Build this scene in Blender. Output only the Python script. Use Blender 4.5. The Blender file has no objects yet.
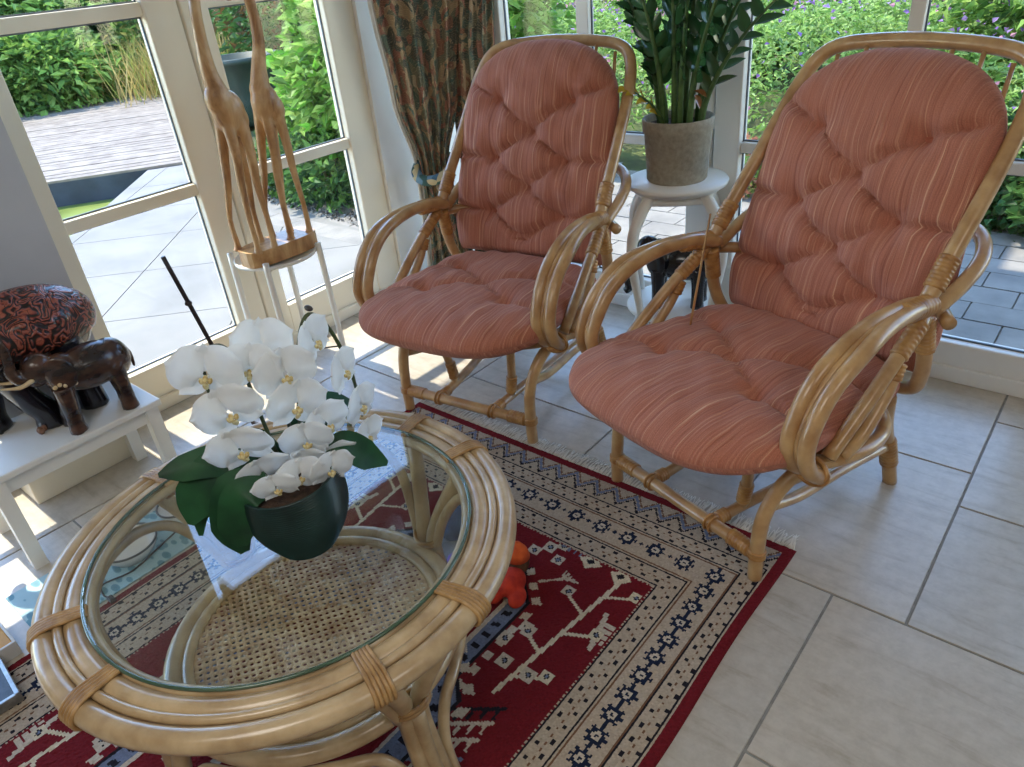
import bpy, bmesh, math, random
import numpy as np
from mathutils import Vector, Matrix
C = bpy.context.scene.collection
sc = bpy.context.scene
PI = math.pi
rnd = random.Random(7)
nrng = np.random.default_rng(11)

# ------------------------------------------------------------------ camera, sky, sun, exposure
cam_data = bpy.data.cameras.new('camera')
cam_data.sensor_width = 36.0
cam_data.lens = 735.826 * 36.0 / 1024.0
cam_data.clip_start = 0.05
cam_data.clip_end = 200
cam = bpy.data.objects.new('camera', cam_data)
C.objects.link(cam)
RW = ((0.77073, 0.26084, -0.58133), (0.63063, -0.44263, 0.63749), (-0.09103, -0.85793, -0.50564))
cam.matrix_world = Matrix(((RW[0][0], -RW[0][1], -RW[0][2], 0.0),
                           (RW[1][0], -RW[1][1], -RW[1][2], 0.0),
                           (RW[2][0], -RW[2][1], -RW[2][2], 1.5),
                           (0, 0, 0, 1)))
sc.camera = cam

world = bpy.data.worlds.new('sky')
sc.world = world
world.use_nodes = True
wn = world.node_tree
wn.nodes.clear()
wo = wn.nodes.new('ShaderNodeOutputWorld')
wb = wn.nodes.new('ShaderNodeBackground')
ws = wn.nodes.new('ShaderNodeTexSky')
ws.sky_type = 'NISHITA'
ws.sun_disc = False
ws.sun_elevation = math.radians(60)
ws.sun_rotation = math.radians(-90)
ws.air_density = 0.9
ws.dust_density = 0.0
ws.ozone_density = 2.0
wb.inputs['Strength'].default_value = 0.66
wn.links.new(ws.outputs[0], wb.inputs['Color'])
wn.links.new(wb.outputs[0], wo.inputs['Surface'])

sun_data = bpy.data.lights.new('sun', 'SUN')
sun_data.energy = 4.8
sun_data.angle = math.radians(0.6)
sun_data.color = (1.0, 0.93, 0.80)
sun = bpy.data.objects.new('sun', sun_data)
C.objects.link(sun)
sun.rotation_euler = (0, math.radians(-30), math.radians(0.5))
sun.location = (-6, 0, 8)

# added fill lights, soft warm white, unseen under the ceiling behind the camera
for lx, ly, pw in ((1.3, 0.3, 9), (-0.4, -0.9, 14)):
    ld = bpy.data.lights.new('fill_light', 'AREA')
    ld.shape = 'SQUARE'
    ld.size = 1.0
    ld.energy = pw
    ld.color = (1.0, 0.95, 0.88)
    lo = bpy.data.objects.new('fill_light', ld)
    lo.location = (lx, ly, 2.5)
    C.objects.link(lo)

sc.view_settings.view_transform = 'Standard'
sc.view_settings.look = 'None'
sc.view_settings.gamma = 1.0
sc.view_settings.use_curve_mapping = False
sc.view_settings.exposure = 0.72


# ------------------------------------------------------------------ helpers
def srgb(r, g, b):
    def f(c):
        c /= 255.0
        return c / 12.92 if c <= 0.04045 else ((c + 0.055) / 1.055) ** 2.4
    return (f(r), f(g), f(b), 1.0)


class MB:
    def __init__(self):
        self.v = []
        self.f = []
        self.m = []
        self.sm = []
        self.uv = None

    def add(self, vs, fs, mat=0, smooth=True):
        o = len(self.v)
        self.v.extend([tuple(map(float, p)) for p in vs])
        for f in fs:
            self.f.append(tuple(i + o for i in f))
            self.m.append(mat)
            self.sm.append(smooth)

    def box(self, x0, x1, y0, y1, z0, z1, mat=0, bevel=0.0):
        if bevel > 0:
            bm = bmesh.new()
            vs = [bm.verts.new(p) for p in ((x0, y0, z0), (x1, y0, z0), (x1, y1, z0), (x0, y1, z0), (x0, y0, z1), (x1, y0, z1), (x1, y1, z1), (x0, y1, z1))]
            for q in ((3, 2, 1, 0), (4, 5, 6, 7), (0, 1, 5, 4), (1, 2, 6, 5), (2, 3, 7, 6), (3, 0, 4, 7)):
                bm.faces.new([vs[i] for i in q])
            bmesh.ops.bevel(bm, geom=bm.edges[:], offset=bevel, segments=2, affect='EDGES', profile=0.5)
            bm.verts.index_update()
            self.add([v.co for v in bm.verts], [[v.index for v in f.verts] for f in bm.faces], mat, False)
            bm.free()
            return
        self.add([(x0, y0, z0), (x1, y0, z0), (x1, y1, z0), (x0, y1, z0), (x0, y0, z1), (x1, y0, z1), (x1, y1, z1), (x0, y1, z1)],
                 [(3, 2, 1, 0), (4, 5, 6, 7), (0, 1, 5, 4), (1, 2, 6, 5), (2, 3, 7, 6), (3, 0, 4, 7)], mat, False)

    def prism(self, poly, z0, z1, mat=0):
        n = len(poly)
        vs = [(p[0], p[1], z0) for p in poly] + [(p[0], p[1], z1) for p in poly]
        fs = [tuple(range(n - 1, -1, -1)), tuple(range(n, 2 * n))]
        fs += [(i, (i + 1) % n, n + (i + 1) % n, n + i) for i in range(n)]
        self.add(vs, fs, mat, False)

    def tube(self, pts, r, seg=12, closed=False, per=6, cap=True, mat=0, flat=1.0, smooth_path=True):
        P = [Vector(p) for p in pts]
        n = len(P)
        rr = r if isinstance(r, (list, tuple)) else None
        path, rad = [], []
        if smooth_path and n > 2:
            cnt = n if closed else n - 1
            for i in range(cnt):
                p0 = P[(i - 1) % n] if (closed or i > 0) else P[0] * 2 - P[1]
                p1, p2 = P[i], P[(i + 1) % n]
                p3 = P[(i + 2) % n] if (closed or i + 2 < n) else P[-1] * 2 - P[-2]
                for k in range(per):
                    t = k / per
                    path.append(0.5 * ((2 * p1) + (p2 - p0) * t + (2 * p0 - 5 * p1 + 4 * p2 - p3) * t * t + (3 * p1 - p0 - 3 * p2 + p3) * t ** 3))
                    if rr:
                        rad.append(rr[i] * (1 - t) + rr[(i + 1) % n] * t)
            if not closed:
                path.append(P[-1])
                if rr:
                    rad.append(rr[-1])
        else:
            path = P
            rad = list(rr) if rr else []
        m = len(path)
        if not rr:
            if callable(r):
                rad = [r(i / max(1, m - 1)) for i in range(m)]
            else:
                rad = [r] * m
        tang = []
        for i in range(m):
            if closed:
                t = path[(i + 1) % m] - path[(i - 1) % m]
            else:
                t = path[min(i + 1, m - 1)] - path[max(i - 1, 0)]
            tang.append(t.normalized() if t.length > 1e-9 else Vector((0, 0, 1)))
        t0 = tang[0]
        a = Vector((0, 0, 1)) if abs(t0.z) < 0.9 else Vector((1, 0, 0))
        u = t0.cross(a).normalized()
        vs = []
        frames = []
        for i in range(m):
            if i:
                ax = tang[i - 1].cross(tang[i])
                if ax.length > 1e-8:
                    ang = tang[i - 1].angle(tang[i])
                    u = Matrix.Rotation(ang, 3, ax.normalized()) @ u
            u = (u - tang[i] * u.dot(tang[i])).normalized()
            w = tang[i].cross(u)
            frames.append((u.copy(), w))
            for s in range(seg):
                an = 2 * PI * s / seg
                vs.append(path[i] + (u * math.cos(an) + w * (math.sin(an) * flat)) * rad[i])
        fs = []
        for i in range(m if closed else m - 1):
            j = (i + 1) % m
            for s in range(seg):
                s2 = (s + 1) % seg
                fs.append((i * seg + s, i * seg + s2, j * seg + s2, j * seg + s))
        if cap and not closed:
            fs.append(tuple(range(seg - 1, -1, -1)))
            fs.append(tuple((m - 1) * seg + s for s in range(seg)))
        self.add(vs, fs, mat)

    def wrap(self, p0, p1, r, n=6, seg=12, mat=0, mid=None, ridge=0.0022):
        """cane strip wound n times round a straight or bent piece"""
        p0, p1 = Vector(p0), Vector(p1)
        m = n * 4 + 1
        pts = []
        for i in range(m):
            t = i / (m - 1)
            if mid is None:
                pts.append(p0.lerp(p1, t))
            else:
                q = Vector(mid)
                pts.append(p0.lerp(q, t).lerp(q.lerp(p1, t), t))
        rads = []
        for i in range(m):
            rads.append(r + ridge * abs(math.sin(i * PI / 4)) - (ridge if i in (0, m - 1) else 0))
        self.tube(pts, rads, seg=seg, smooth_path=False, mat=mat)

    def lathe(self, prof, cx=0, cy=0, seg=32, mat=0, sx=1.0, sy=1.0, cap=True):
        vs, fs = [], []
        for (r, z) in prof:
            for s in range(seg):
                a = 2 * PI * s / seg
                vs.append((cx + r * sx * math.cos(a), cy + r * sy * math.sin(a), z))
        for i in range(len(prof) - 1):
            for s in range(seg):
                s2 = (s + 1) % seg
                fs.append((i * seg + s, i * seg + s2, (i + 1) * seg + s2, (i + 1) * seg + s))
        if cap:
            fs.append(tuple(range(seg - 1, -1, -1)))
            fs.append(tuple((len(prof) - 1) * seg + s for s in range(seg)))
        self.add(vs, fs, mat)

    def ell(self, c, r, rot=None, seg=18, rings=12, mat=0):
        vs, fs = [], []
        M3 = rot or Matrix.Identity(3)
        c = Vector(c)
        for i in range(1, rings):
            th = PI * i / rings
            for s in range(seg):
                a = 2 * PI * s / seg
                vs.append(c + M3 @ Vector((r[0] * math.sin(th) * math.cos(a), r[1] * math.sin(th) * math.sin(a), r[2] * math.cos(th))))
        top = len(vs)
        vs.append(c + M3 @ Vector((0, 0, r[2])))
        vs.append(c + M3 @ Vector((0, 0, -r[2])))
        for i in range(rings - 2):
            for s in range(seg):
                s2 = (s + 1) % seg
                fs.append((i * seg + s, (i + 1) * seg + s, (i + 1) * seg + s2, i * seg + s2))
        for s in range(seg):
            s2 = (s + 1) % seg
            fs.append((s, s2, top))
            fs.append(((rings - 2) * seg + s2, (rings - 2) * seg + s, top + 1))
        self.add(vs, fs, mat)

    def build(self, name, mat, parent=None, kind=None, remesh=0.0, smooth_it=0):
        me = bpy.data.meshes.new(name)
        me.from_pydata(self.v, [], self.f)
        mats = mat if isinstance(mat, (list, tuple)) else [mat]
        for m in mats:
            me.materials.append(m)
        me.polygons.foreach_set('use_smooth', self.sm)
        me.polygons.foreach_set('material_index', self.m)
        me.update()
        o = bpy.data.objects.new(name, me)
        C.objects.link(o)
        if remesh > 0:
            md = o.modifiers.new('r', 'REMESH')
            md.mode = 'VOXEL'
            md.voxel_size = remesh
            md.use_smooth_shade = True
            if smooth_it:
                s2 = o.modifiers.new('s', 'SMOOTH')
                s2.iterations = smooth_it
                s2.factor = 0.5
            dg = bpy.context.evaluated_depsgraph_get()
            nm = bpy.data.meshes.new_from_object(o.evaluated_get(dg))
            o.modifiers.clear()
            o.data = nm
            nm.name = name
            if not nm.materials:
                for m in mats:
                    nm.materials.append(m)
            nm.polygons.foreach_set('use_smooth', [True] * len(nm.polygons))
        if parent is not None:
            o.parent = parent
        if kind:
            o['kind'] = kind
        return o


def tag(o, label, cat, group=None, kind=None):
    o['label'] = label
    o['category'] = cat
    if group:
        o['group'] = group
    if kind:
        o['kind'] = kind
    return o


def thing(name, label, cat, loc=(0, 0, 0), rotz=0.0, group=None):
    o = bpy.data.objects.new(name, None)
    o.empty_display_size = 0.1
    C.objects.link(o)
    o.location = loc
    o.rotation_euler = (0, 0, rotz)
    return tag(o, label, cat, group)


def copy_tree(o, parent=None):
    c = o.copy()
    C.objects.link(c)
    c.parent = parent
    for ch in list(o.children):
        copy_tree(ch, c)
    return c


def inst(o, M, parent):
    """a copy of part o (and its sub-parts) placed by matrix M under parent"""
    c = copy_tree(o, parent)
    c.matrix_local = M
    return c


def face_attr(o, cols, domain='FACE', name='Col'):
    a = o.data.attributes.new(name, 'FLOAT_COLOR', domain)
    arr = np.asarray(cols, dtype=np.float32)
    if arr.shape[1] == 3:
        arr = np.concatenate([arr, np.ones((len(arr), 1), np.float32)], 1)
    a.data.foreach_set('color', arr.ravel())


# ------------------------------------------------------------------ materials
def newmat(name):
    m = bpy.data.materials.new(name)
    m.use_nodes = True
    nt = m.node_tree
    nt.nodes.clear()
    out = nt.nodes.new('ShaderNodeOutputMaterial')
    b = nt.nodes.new('ShaderNodeBsdfPrincipled')
    nt.links.new(b.outputs[0], out.inputs['Surface'])
    return m, nt, b, out


def N(nt, t, **kw):
    n = nt.nodes.new(t)
    for k, v in kw.items():
        setattr(n, k, v)
    return n


def ramp(nt, stops, interp='LINEAR'):
    r = N(nt, 'ShaderNodeValToRGB')
    cr = r.color_ramp
    cr.interpolation = interp
    while len(cr.elements) < len(stops):
        cr.elements.new(0.5)
    for e, (p, c) in zip(cr.elements, stops):
        e.position = p
        e.color = c
    return r


def coords(nt, scale=(1, 1, 1), kind='Object', rot=(0, 0, 0)):
    tc = N(nt, 'ShaderNodeTexCoord')
    mp = N(nt, 'ShaderNodeMapping')
    mp.inputs['Scale'].default_value = scale
    mp.inputs['Rotation'].default_value = rot
    nt.links.new(tc.outputs[kind], mp.inputs['Vector'])
    return mp.outputs[0]


def noise(nt, vec, scale, detail=3.0, rough=0.55, dist=0.0):
    n = N(nt, 'ShaderNodeTexNoise')
    n.inputs['Scale'].default_value = scale
    n.inputs['Detail'].default_value = detail
    n.inputs['Roughness'].default_value = rough
    n.inputs['Distortion'].default_value = dist
    if vec is not None:
        nt.links.new(vec, n.inputs['Vector'])
    return n


def bump(nt, b, h, strength=0.3, dist=0.01):
    bp = N(nt, 'ShaderNodeBump')
    bp.inputs['Strength'].default_value = strength
    bp.inputs['Distance'].default_value = dist
    nt.links.new(h, bp.inputs['Height'])
    nt.links.new(bp.outputs[0], b.inputs['Normal'])
    return bp


def mat_noise(name, c1, c2, scale=6.0, rough=0.5, bstr=0.0, bscale=40.0, stretch=(1, 1, 1), coat=0.0, spec=0.5, metal=0.0, lo=0.35, hi=0.65):
    m, nt, b, out = newmat(name)
    v = coords(nt, stretch)
    n = noise(nt, v, scale, 5)
    r = ramp(nt, [(lo, c1), (hi, c2)])
    nt.links.new(n.outputs['Fac'], r.inputs[0])
    nt.links.new(r.outputs[0], b.inputs['Base Color'])
    b.inputs['Roughness'].default_value = rough
    b.inputs['Metallic'].default_value = metal
    b.inputs['Specular IOR Level'].default_value = spec
    b.inputs['Coat Weight'].default_value = coat
    b.inputs['Coat Roughness'].default_value = 0.12
    if bstr:
        n2 = noise(nt, v, bscale, 4)
        bump(nt, b, n2.outputs['Fac'], bstr, 0.005)
    return m


def mat_attr(name, rough=0.8, transl=0.0, spec=0.3, bstr=0.0, bscale=300.0, attr='Col', coat=0.0):
    m, nt, b, out = newmat(name)
    a = N(nt, 'ShaderNodeAttribute', attribute_name=attr)
    nt.links.new(a.outputs['Color'], b.inputs['Base Color'])
    b.inputs['Roughness'].default_value = rough
    b.inputs['Specular IOR Level'].default_value = spec
    b.inputs['Coat Weight'].default_value = coat
    if bstr:
        n2 = noise(nt, coords(nt), bscale, 2)
        bump(nt, b, n2.outputs['Fac'], bstr, 0.004)
    if transl > 0:
        t = N(nt, 'ShaderNodeBsdfTranslucent')
        nt.links.new(a.outputs['Color'], t.inputs['Color'])
        mx = N(nt, 'ShaderNodeMixShader')
        mx.inputs[0].default_value = transl
        nt.links.new(b.outputs[0], mx.inputs[1])
        nt.links.new(t.outputs[0], mx.inputs[2])
        nt.links.new(mx.outputs[0], out.inputs['Surface'])
    return m


def mat_glass(name, tint=(0.96, 0.985, 0.975, 1), ior=1.45):
    m = bpy.data.materials.new(name)
    m.use_nodes = True
    nt = m.node_tree
    nt.nodes.clear()
    out = N(nt, 'ShaderNodeOutputMaterial')
    tr = N(nt, 'ShaderNodeBsdfTransparent')
    tr.inputs['Color'].default_value = tint
    gl = N(nt, 'ShaderNodeBsdfGlossy')
    gl.inputs['Roughness'].default_value = 0.0
    f0 = ((ior - 1) / (ior + 1)) ** 2
    lw = N(nt, 'ShaderNodeLayerWeight')
    pw_ = N(nt, 'ShaderNodeMath', operation='POWER')
    pw_.inputs[1].default_value = 5.0
    nt.links.new(lw.outputs['Facing'], pw_.inputs[0])
    ma = N(nt, 'ShaderNodeMath', operation='MULTIPLY_ADD')
    ma.inputs[1].default_value = 1 - f0
    ma.inputs[2].default_value = f0
    nt.links.new(pw_.outputs[0], ma.inputs[0])
    mx = N(nt, 'ShaderNodeMixShader')
    nt.links.new(ma.outputs[0], mx.inputs[0])
    nt.links.new(tr.outputs[0], mx.inputs[1])
    nt.links.new(gl.outputs[0], mx.inputs[2])
    nt.links.new(mx.outputs[0], out.inputs['Surface'])
    return m


M_rattan = mat_noise('rattan', srgb(170, 126, 80), srgb(206, 166, 114), 4, 0.28, 0.06, 60, (3, 3, 3), coat=0.35)
M_wrapc = mat_noise('rattan_binding', srgb(158, 106, 52), srgb(198, 150, 88), 25, 0.42, 0.1, 120, coat=0.2)
M_table_cane = mat_noise('pale_rattan', srgb(172, 144, 106), srgb(206, 180, 140), 7, 0.28, 0.06, 60, (2, 2, 2), coat=0.45)
M_table_wrap = mat_noise('pale_rattan_binding', srgb(150, 112, 66), srgb(192, 152, 98), 30, 0.4, 0.1, 120, coat=0.2)
M_white = mat_noise('white_paint', srgb(234, 230, 220), srgb(242, 239, 230), 3, 0.4, 0.02, 30)
M_cream = mat_noise('cream_window_paint', srgb(240, 228, 202), srgb(246, 236, 214), 2, 0.35, 0.02, 20)
M_wall = mat_noise('grey_plaster', srgb(186, 185, 186), srgb(194, 193, 194), 4, 0.9, 0.05, 60)
M_ceil = mat_noise('ceiling_paint', srgb(236, 234, 230), srgb(242, 240, 236), 2, 0.9)
M_gasket = mat_noise('dark_gasket', srgb(84, 94, 104), srgb(112, 122, 130), 12, 0.5)
M_glass = mat_glass('window_glass', (0.985, 0.995, 0.99, 1), 1.3)
M_tglass = mat_glass('table_glass', (0.95, 0.98, 0.965, 1), 1.75)
M_gedge = mat_noise('green_glass_edge', srgb(60, 84, 66), srgb(84, 106, 84), 8, 0.15, coat=0.5)
M_dark = mat_noise('dark_metal', srgb(40, 32, 32), srgb(60, 48, 46), 30, 0.45)
M_soil = mat_noise('potting_soil', srgb(44, 32, 24), srgb(78, 56, 40), 60, 0.95, 0.8, 150)
M_leaf = mat_attr('garden_leaf', 0.55, 0.38, 0.3)
M_gloss_leaf = mat_attr('glossy_leaf', 0.22, 0.15, 0.6)
M_button = mat_noise('cushion_button', srgb(170, 94, 74), srgb(196, 120, 96), 160, 0.9, 0.2, 300)


def mat_cushion(name, wave):
    m, nt, b, out = newmat(name)
    a = N(nt, 'ShaderNodeAttribute', attribute_name='cuv')
    w0 = noise(nt, a.outputs['Vector'], 7, 2)
    mulw = N(nt, 'ShaderNodeVectorMath', operation='MULTIPLY_ADD')
    mulw.inputs[1].default_value = (wave, 0, 0)
    nt.links.new(w0.outputs['Color'], mulw.inputs[0])
    nt.links.new(a.outputs['Vector'], mulw.inputs[2])
    mp = N(nt, 'ShaderNodeMapping')
    mp.inputs['Scale'].default_value = (1, 0.012, 0.0)
    nt.links.new(mulw.outputs[0], mp.inputs['Vector'])
    n1 = noise(nt, mp.outputs[0], 120, 3, 0.7)
    n2 = noise(nt, mp.outputs[0], 380, 1, 0.5)
    r = ramp(nt, [(0.30, srgb(158, 94, 76)), (0.45, srgb(186, 118, 96)), (0.57, srgb(192, 126, 103)), (0.63, srgb(208, 150, 122)), (0.68, srgb(230, 184, 152))])
    nt.links.new(n1.outputs['Fac'], r.inputs[0])
    # small woven dots
    n3 = noise(nt, a.outputs['Vector'], 420, 2)
    mix = N(nt, 'ShaderNodeMixRGB', blend_type='OVERLAY')
    mix.inputs[0].default_value = 0.4
    nt.links.new(r.outputs[0], mix.inputs[1])
    nt.links.new(n3.outputs['Fac'], mix.inputs[2])
    mix2 = N(nt, 'ShaderNodeMixRGB', blend_type='OVERLAY')
    mix2.inputs[0].default_value = 0.25
    nt.links.new(mix.outputs[0], mix2.inputs[1])
    nt.links.new(n2.outputs['Fac'], mix2.inputs[2])
    nt.links.new(mix2.outputs[0], b.inputs['Base Color'])
    b.inputs['Roughness'].default_value = 0.92
    b.inputs['Specular IOR Level'].default_value = 0.12
    b.inputs['Sheen Weight'].default_value = 0.15
    add = N(nt, 'ShaderNodeMath', operation='ADD')
    nt.links.new(n1.outputs['Fac'], add.inputs[0])
    nt.links.new(n2.outputs['Fac'], add.inputs[1])
    bump(nt, b, add.outputs[0], 0.55, 0.006)
    return m


M_cushion = mat_cushion('salmon_striped_fabric', 0.006)
M_cushion_seat = mat_cushion('salmon_striped_fabric_seat', 0.010)


def mat_tile():
    m, nt, b, out = newmat('limestone_tile')
    a = N(nt, 'ShaderNodeAttribute', attribute_name='Col')
    v = coords(nt, (1.0, 7.0, 1.0))
    n = noise(nt, v, 3.2, 7, 0.65, 0.5)
    r = ramp(nt, [(0.28, (0.74, 0.70, 0.64, 1)), (0.46, (0.95, 0.94, 0.92, 1)), (0.62, (1.0, 1.0, 1.0, 1)), (0.78, (0.86, 0.83, 0.79, 1))])
    nt.links.new(n.outputs['Fac'], r.inputs[0])
    n2 = noise(nt, coords(nt), 26, 5, 0.7)
    r2 = ramp(nt, [(0.35, (0.86, 0.85, 0.83, 1)), (0.6, (1, 1, 1, 1))])
    nt.links.new(n2.outputs['Fac'], r2.inputs[0])
    mx = N(nt, 'ShaderNodeMixRGB', blend_type='MULTIPLY')
    mx.inputs[0].default_value = 1
    nt.links.new(a.outputs['Color'], mx.inputs[1])
    nt.links.new(r.outputs[0], mx.inputs[2])
    mx2 = N(nt, 'ShaderNodeMixRGB', blend_type='MULTIPLY')
    mx2.inputs[0].default_value = 1
    nt.links.new(mx.outputs[0], mx2.inputs[1])
    nt.links.new(r2.outputs[0], mx2.inputs[2])
    nt.links.new(mx2.outputs[0], b.inputs['Base Color'])
    b.inputs['Roughness'].default_value = 0.3
    b.inputs['Specular IOR Level'].default_value = 0.6
    bump(nt, b, n2.outputs['Fac'], 0.06, 0.003)
    return m


M_tile = mat_tile()
M_grout = mat_noise('grey_grout', srgb(132, 130, 124), srgb(152, 150, 144), 40, 0.95)


# ------------------------------------------------------------------ structure: floor
XW1 = -2.645      # grey wall face on the left
XWIN = -2.86      # face of the window frames on the left
YW2 = 2.74        # face of the window frames at the back

fb = MB()
fb.box(-3.05, 3.3, -3.3, 2.95, -0.13, -0.004)
fb.build('floor_bed', M_grout, kind='structure')
tiles = MB()
cols = []
G = 0.0035


def tile_rect(x0, x1, y0, y1):
    tiles.box(x0 + G, x1 - G, y0 + G, y1 - G, -0.006, 0.0, bevel=0.0015)
    n = 0
    k = rnd.uniform(0.93, 1.04)
    w = rnd.uniform(-0.015, 0.015)
    base = srgb(202, 192, 176)
    return (base[0] * k + w, base[1] * k, base[2] * k - w)


def tile_strip(x0, x1, ys):
    for a, bb in zip(ys[:-1], ys[1:]):
        before = len(tiles.f)
        c = tile_rect(x0, x1, a, bb)
        cols.extend([c] * (len(tiles.f) - before))


tile_strip(-0.15, 0.55, [1.49, 2.018, 2.53, 2.94])
tile_strip(0.55, 1.6, [1.49, 2.196, 2.94])
tile_strip(1.6, 3.2, [-3.2, -2.2, -1.0, 0.2, 1.49, 2.94])
tile_strip(-3.04, -0.324, [-3.2, -2.5, -1.9, -1.3])
tile_strip(-0.324, 1.6, [-3.2, -2.6, -2.2])
tile_strip(-0.324, 0.38, [-2.2, -1.6, -1.1, -0.62])
tile_strip(-0.68, -0.15, [1.49, 2.196, 2.94])
tile_strip(-1.2075, -0.68, [1.49, 2.018, 2.53, 2.94])
tile_strip(-1.91, -1.2075, [1.49, 1.85, 2.38, 2.94])
tile_strip(-2.44, -1.91, [1.14, 1.67, 2.2, 2.94])
tile_strip(-3.04, -2.44, [1.32, 2.0, 2.94])
tile_strip(-0.324, 0.38, [-0.62, -0.09, 0.44, 0.96, 1.49])
tile_strip(0.38, 1.6, [-2.2, -1.0, -0.1, 0.7, 1.49])
tile_strip(-1.03, -0.324, [-1.3, -0.6, 0.1, 0.78, 1.49])
tile_strip(-1.91, -1.03, [-1.3, -0.4, 0.3, 0.9, 1.49])
tile_strip(-2.44, -1.91, [-1.3, -0.62, -0.09, 0.44, 1.14])
tile_strip(-3.04, -2.44, [-1.3, -0.4, 0.21, 0.79, 1.32])
fo = tiles.build('floor', M_tile, kind='structure')
face_attr(fo, cols)

# ceiling of the room
cb = MB()
cb.box(-3.05, 3.3, -3.3, 2.95, 2.62, 2.72)
cb.build('ceiling', M_ceil, kind='structure')

for (nm, bb_) in (('wall_right', (3.2, 3.3, -3.3, 2.95, 0, 2.62)), ('wall_front', (-2.95, 3.2, -3.3, -3.2, 0, 2.62))):
    q_ = MB()
    q_.box(*bb_)
    q_.build(nm, M_wall, kind='structure')
# grey wall beside the window and its plinth
wb_ = MB()
wb_.box(-2.95, XW1, 0.41, 0.785, 0.13, 2.62)
wb_.box(-2.95, XW1, -3.2, -1.0, 0.13, 2.62)
wb_.box(-2.95, XW1, -1.0, 0.41, 1.48, 2.62)
wb_.build('wall_left', M_wall, kind='structure')
pb = MB()
pb.box(-2.95, XW1 + 0.012, 0.405, 0.79, 0.0, 0.30, bevel=0.004)
pb.box(-2.95, XW1 + 0.012, -3.2, -1.0, 0.0, 0.30, bevel=0.004)
pb.build('baseboard_left', M_cream, kind='structure')
# wall piece between the left windows and the corner, and the head above the windows
w2 = MB()
w2.box(-3.0, XWIN + 0.02, 2.36, 2.98, 0.0, 2.62)
w2.build('wall_corner', M_white, kind='structure')
hb = MB()
hb.box(-2.98, XWIN, 0.785, 2.36, 2.24, 2.62)
hb.build('wall_left_head', M_wall, kind='structure')
hb = MB()
hb.box(-2.85, 1.6, YW2, YW2 + 0.14, 2.3, 2.62)
hb.build('wall_back_head', M_wall, kind='structure')
hb = MB()
hb.box(1.28, 3.2, YW2 - 0.02, YW2 + 0.14, 0.0, 2.62)
hb.build('wall_back', M_wall, kind='structure')
# unseen slab added high up on the left to cut off the sun
rb = MB()
rb.box(-4.27, -2.84, -3.5, 6.0, 3.98, 4.12)
rb.box(-3.0, -2.84, -3.5, 6.0, 2.7, 3.98)
rb.build('sun_blocker', M_ceil, kind='structure')
rb = MB()
rb.box(-2.6, 4.0, 2.9, 4.15, 2.72, 2.82)
rb.build('sun_blocker_back', M_ceil, kind='structure')  # unseen slab added to shade the paving outside the back window


def window_w1(name, y0, y1, gy0, gy1, zs, frame_mat=M_cream):
    """casement in the left wall: frame between y0..y1, glass gy0..gy1; zs = list of (z0,z1) glass rows"""
    b = MB()
    xa, xb = XWIN - 0.07, XWIN
    b.box(xa, xb, y0, gy0, zs[0][0] - 0.17, zs[-1][1] + 0.06, bevel=0.006)
    b.box(xa, xb, gy1, y1, zs[0][0] - 0.17, zs[-1][1] + 0.06, bevel=0.006)
    b.box(xa, xb - 0.002, gy0, gy1, 0.015, zs[0][0], bevel=0.006)
    b.box(xa, xb - 0.002, gy0, gy1, zs[-1][1], zs[-1][1] + 0.06, bevel=0.006)
    for (a, c) in zip(zs[:-1], zs[1:]):
        b.box(xa + 0.012, xb - 0.012, gy0 - 0.002, gy1 + 0.002, a[1], c[0], bevel=0.005)
    # bottom rail lower moulding
    b.box(xb - 0.001, xb + 0.018, y0, y1, 0.0, 0.055, bevel=0.004)
    f = b.build(name, frame_mat, kind='structure')
    g = MB()
    gk = MB()
    for (a, c) in zs:
        g.box(xb - 0.052, xb - 0.044, gy0, gy1, a, c)
        for (p, q, r_, s_) in ((gy0, gy0 + 0.005, a, c), (gy1 - 0.005, gy1, a, c), (gy0, gy1, a, a + 0.006), (gy0, gy1, c - 0.006, c)):
            gk.box(xb - 0.043, xb - 0.036, p, q, r_, s_)
    g.build('pane', M_glass, f)
    gk.build('gasket', M_gasket, f)
    return f


rows1 = [(0.186, 0.772), (0.818, 1.416), (1.462, 2.15)]
window_w1('window_1', 0.80, 1.552, 0.905, 1.42, rows1)
window_w1('window_2', 1.560, 2.36, 1.672, 2.205, rows1)

window_w1('window_6', -1.0, 0.41, -0.90, 0.40, rows1[:2])


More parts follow.
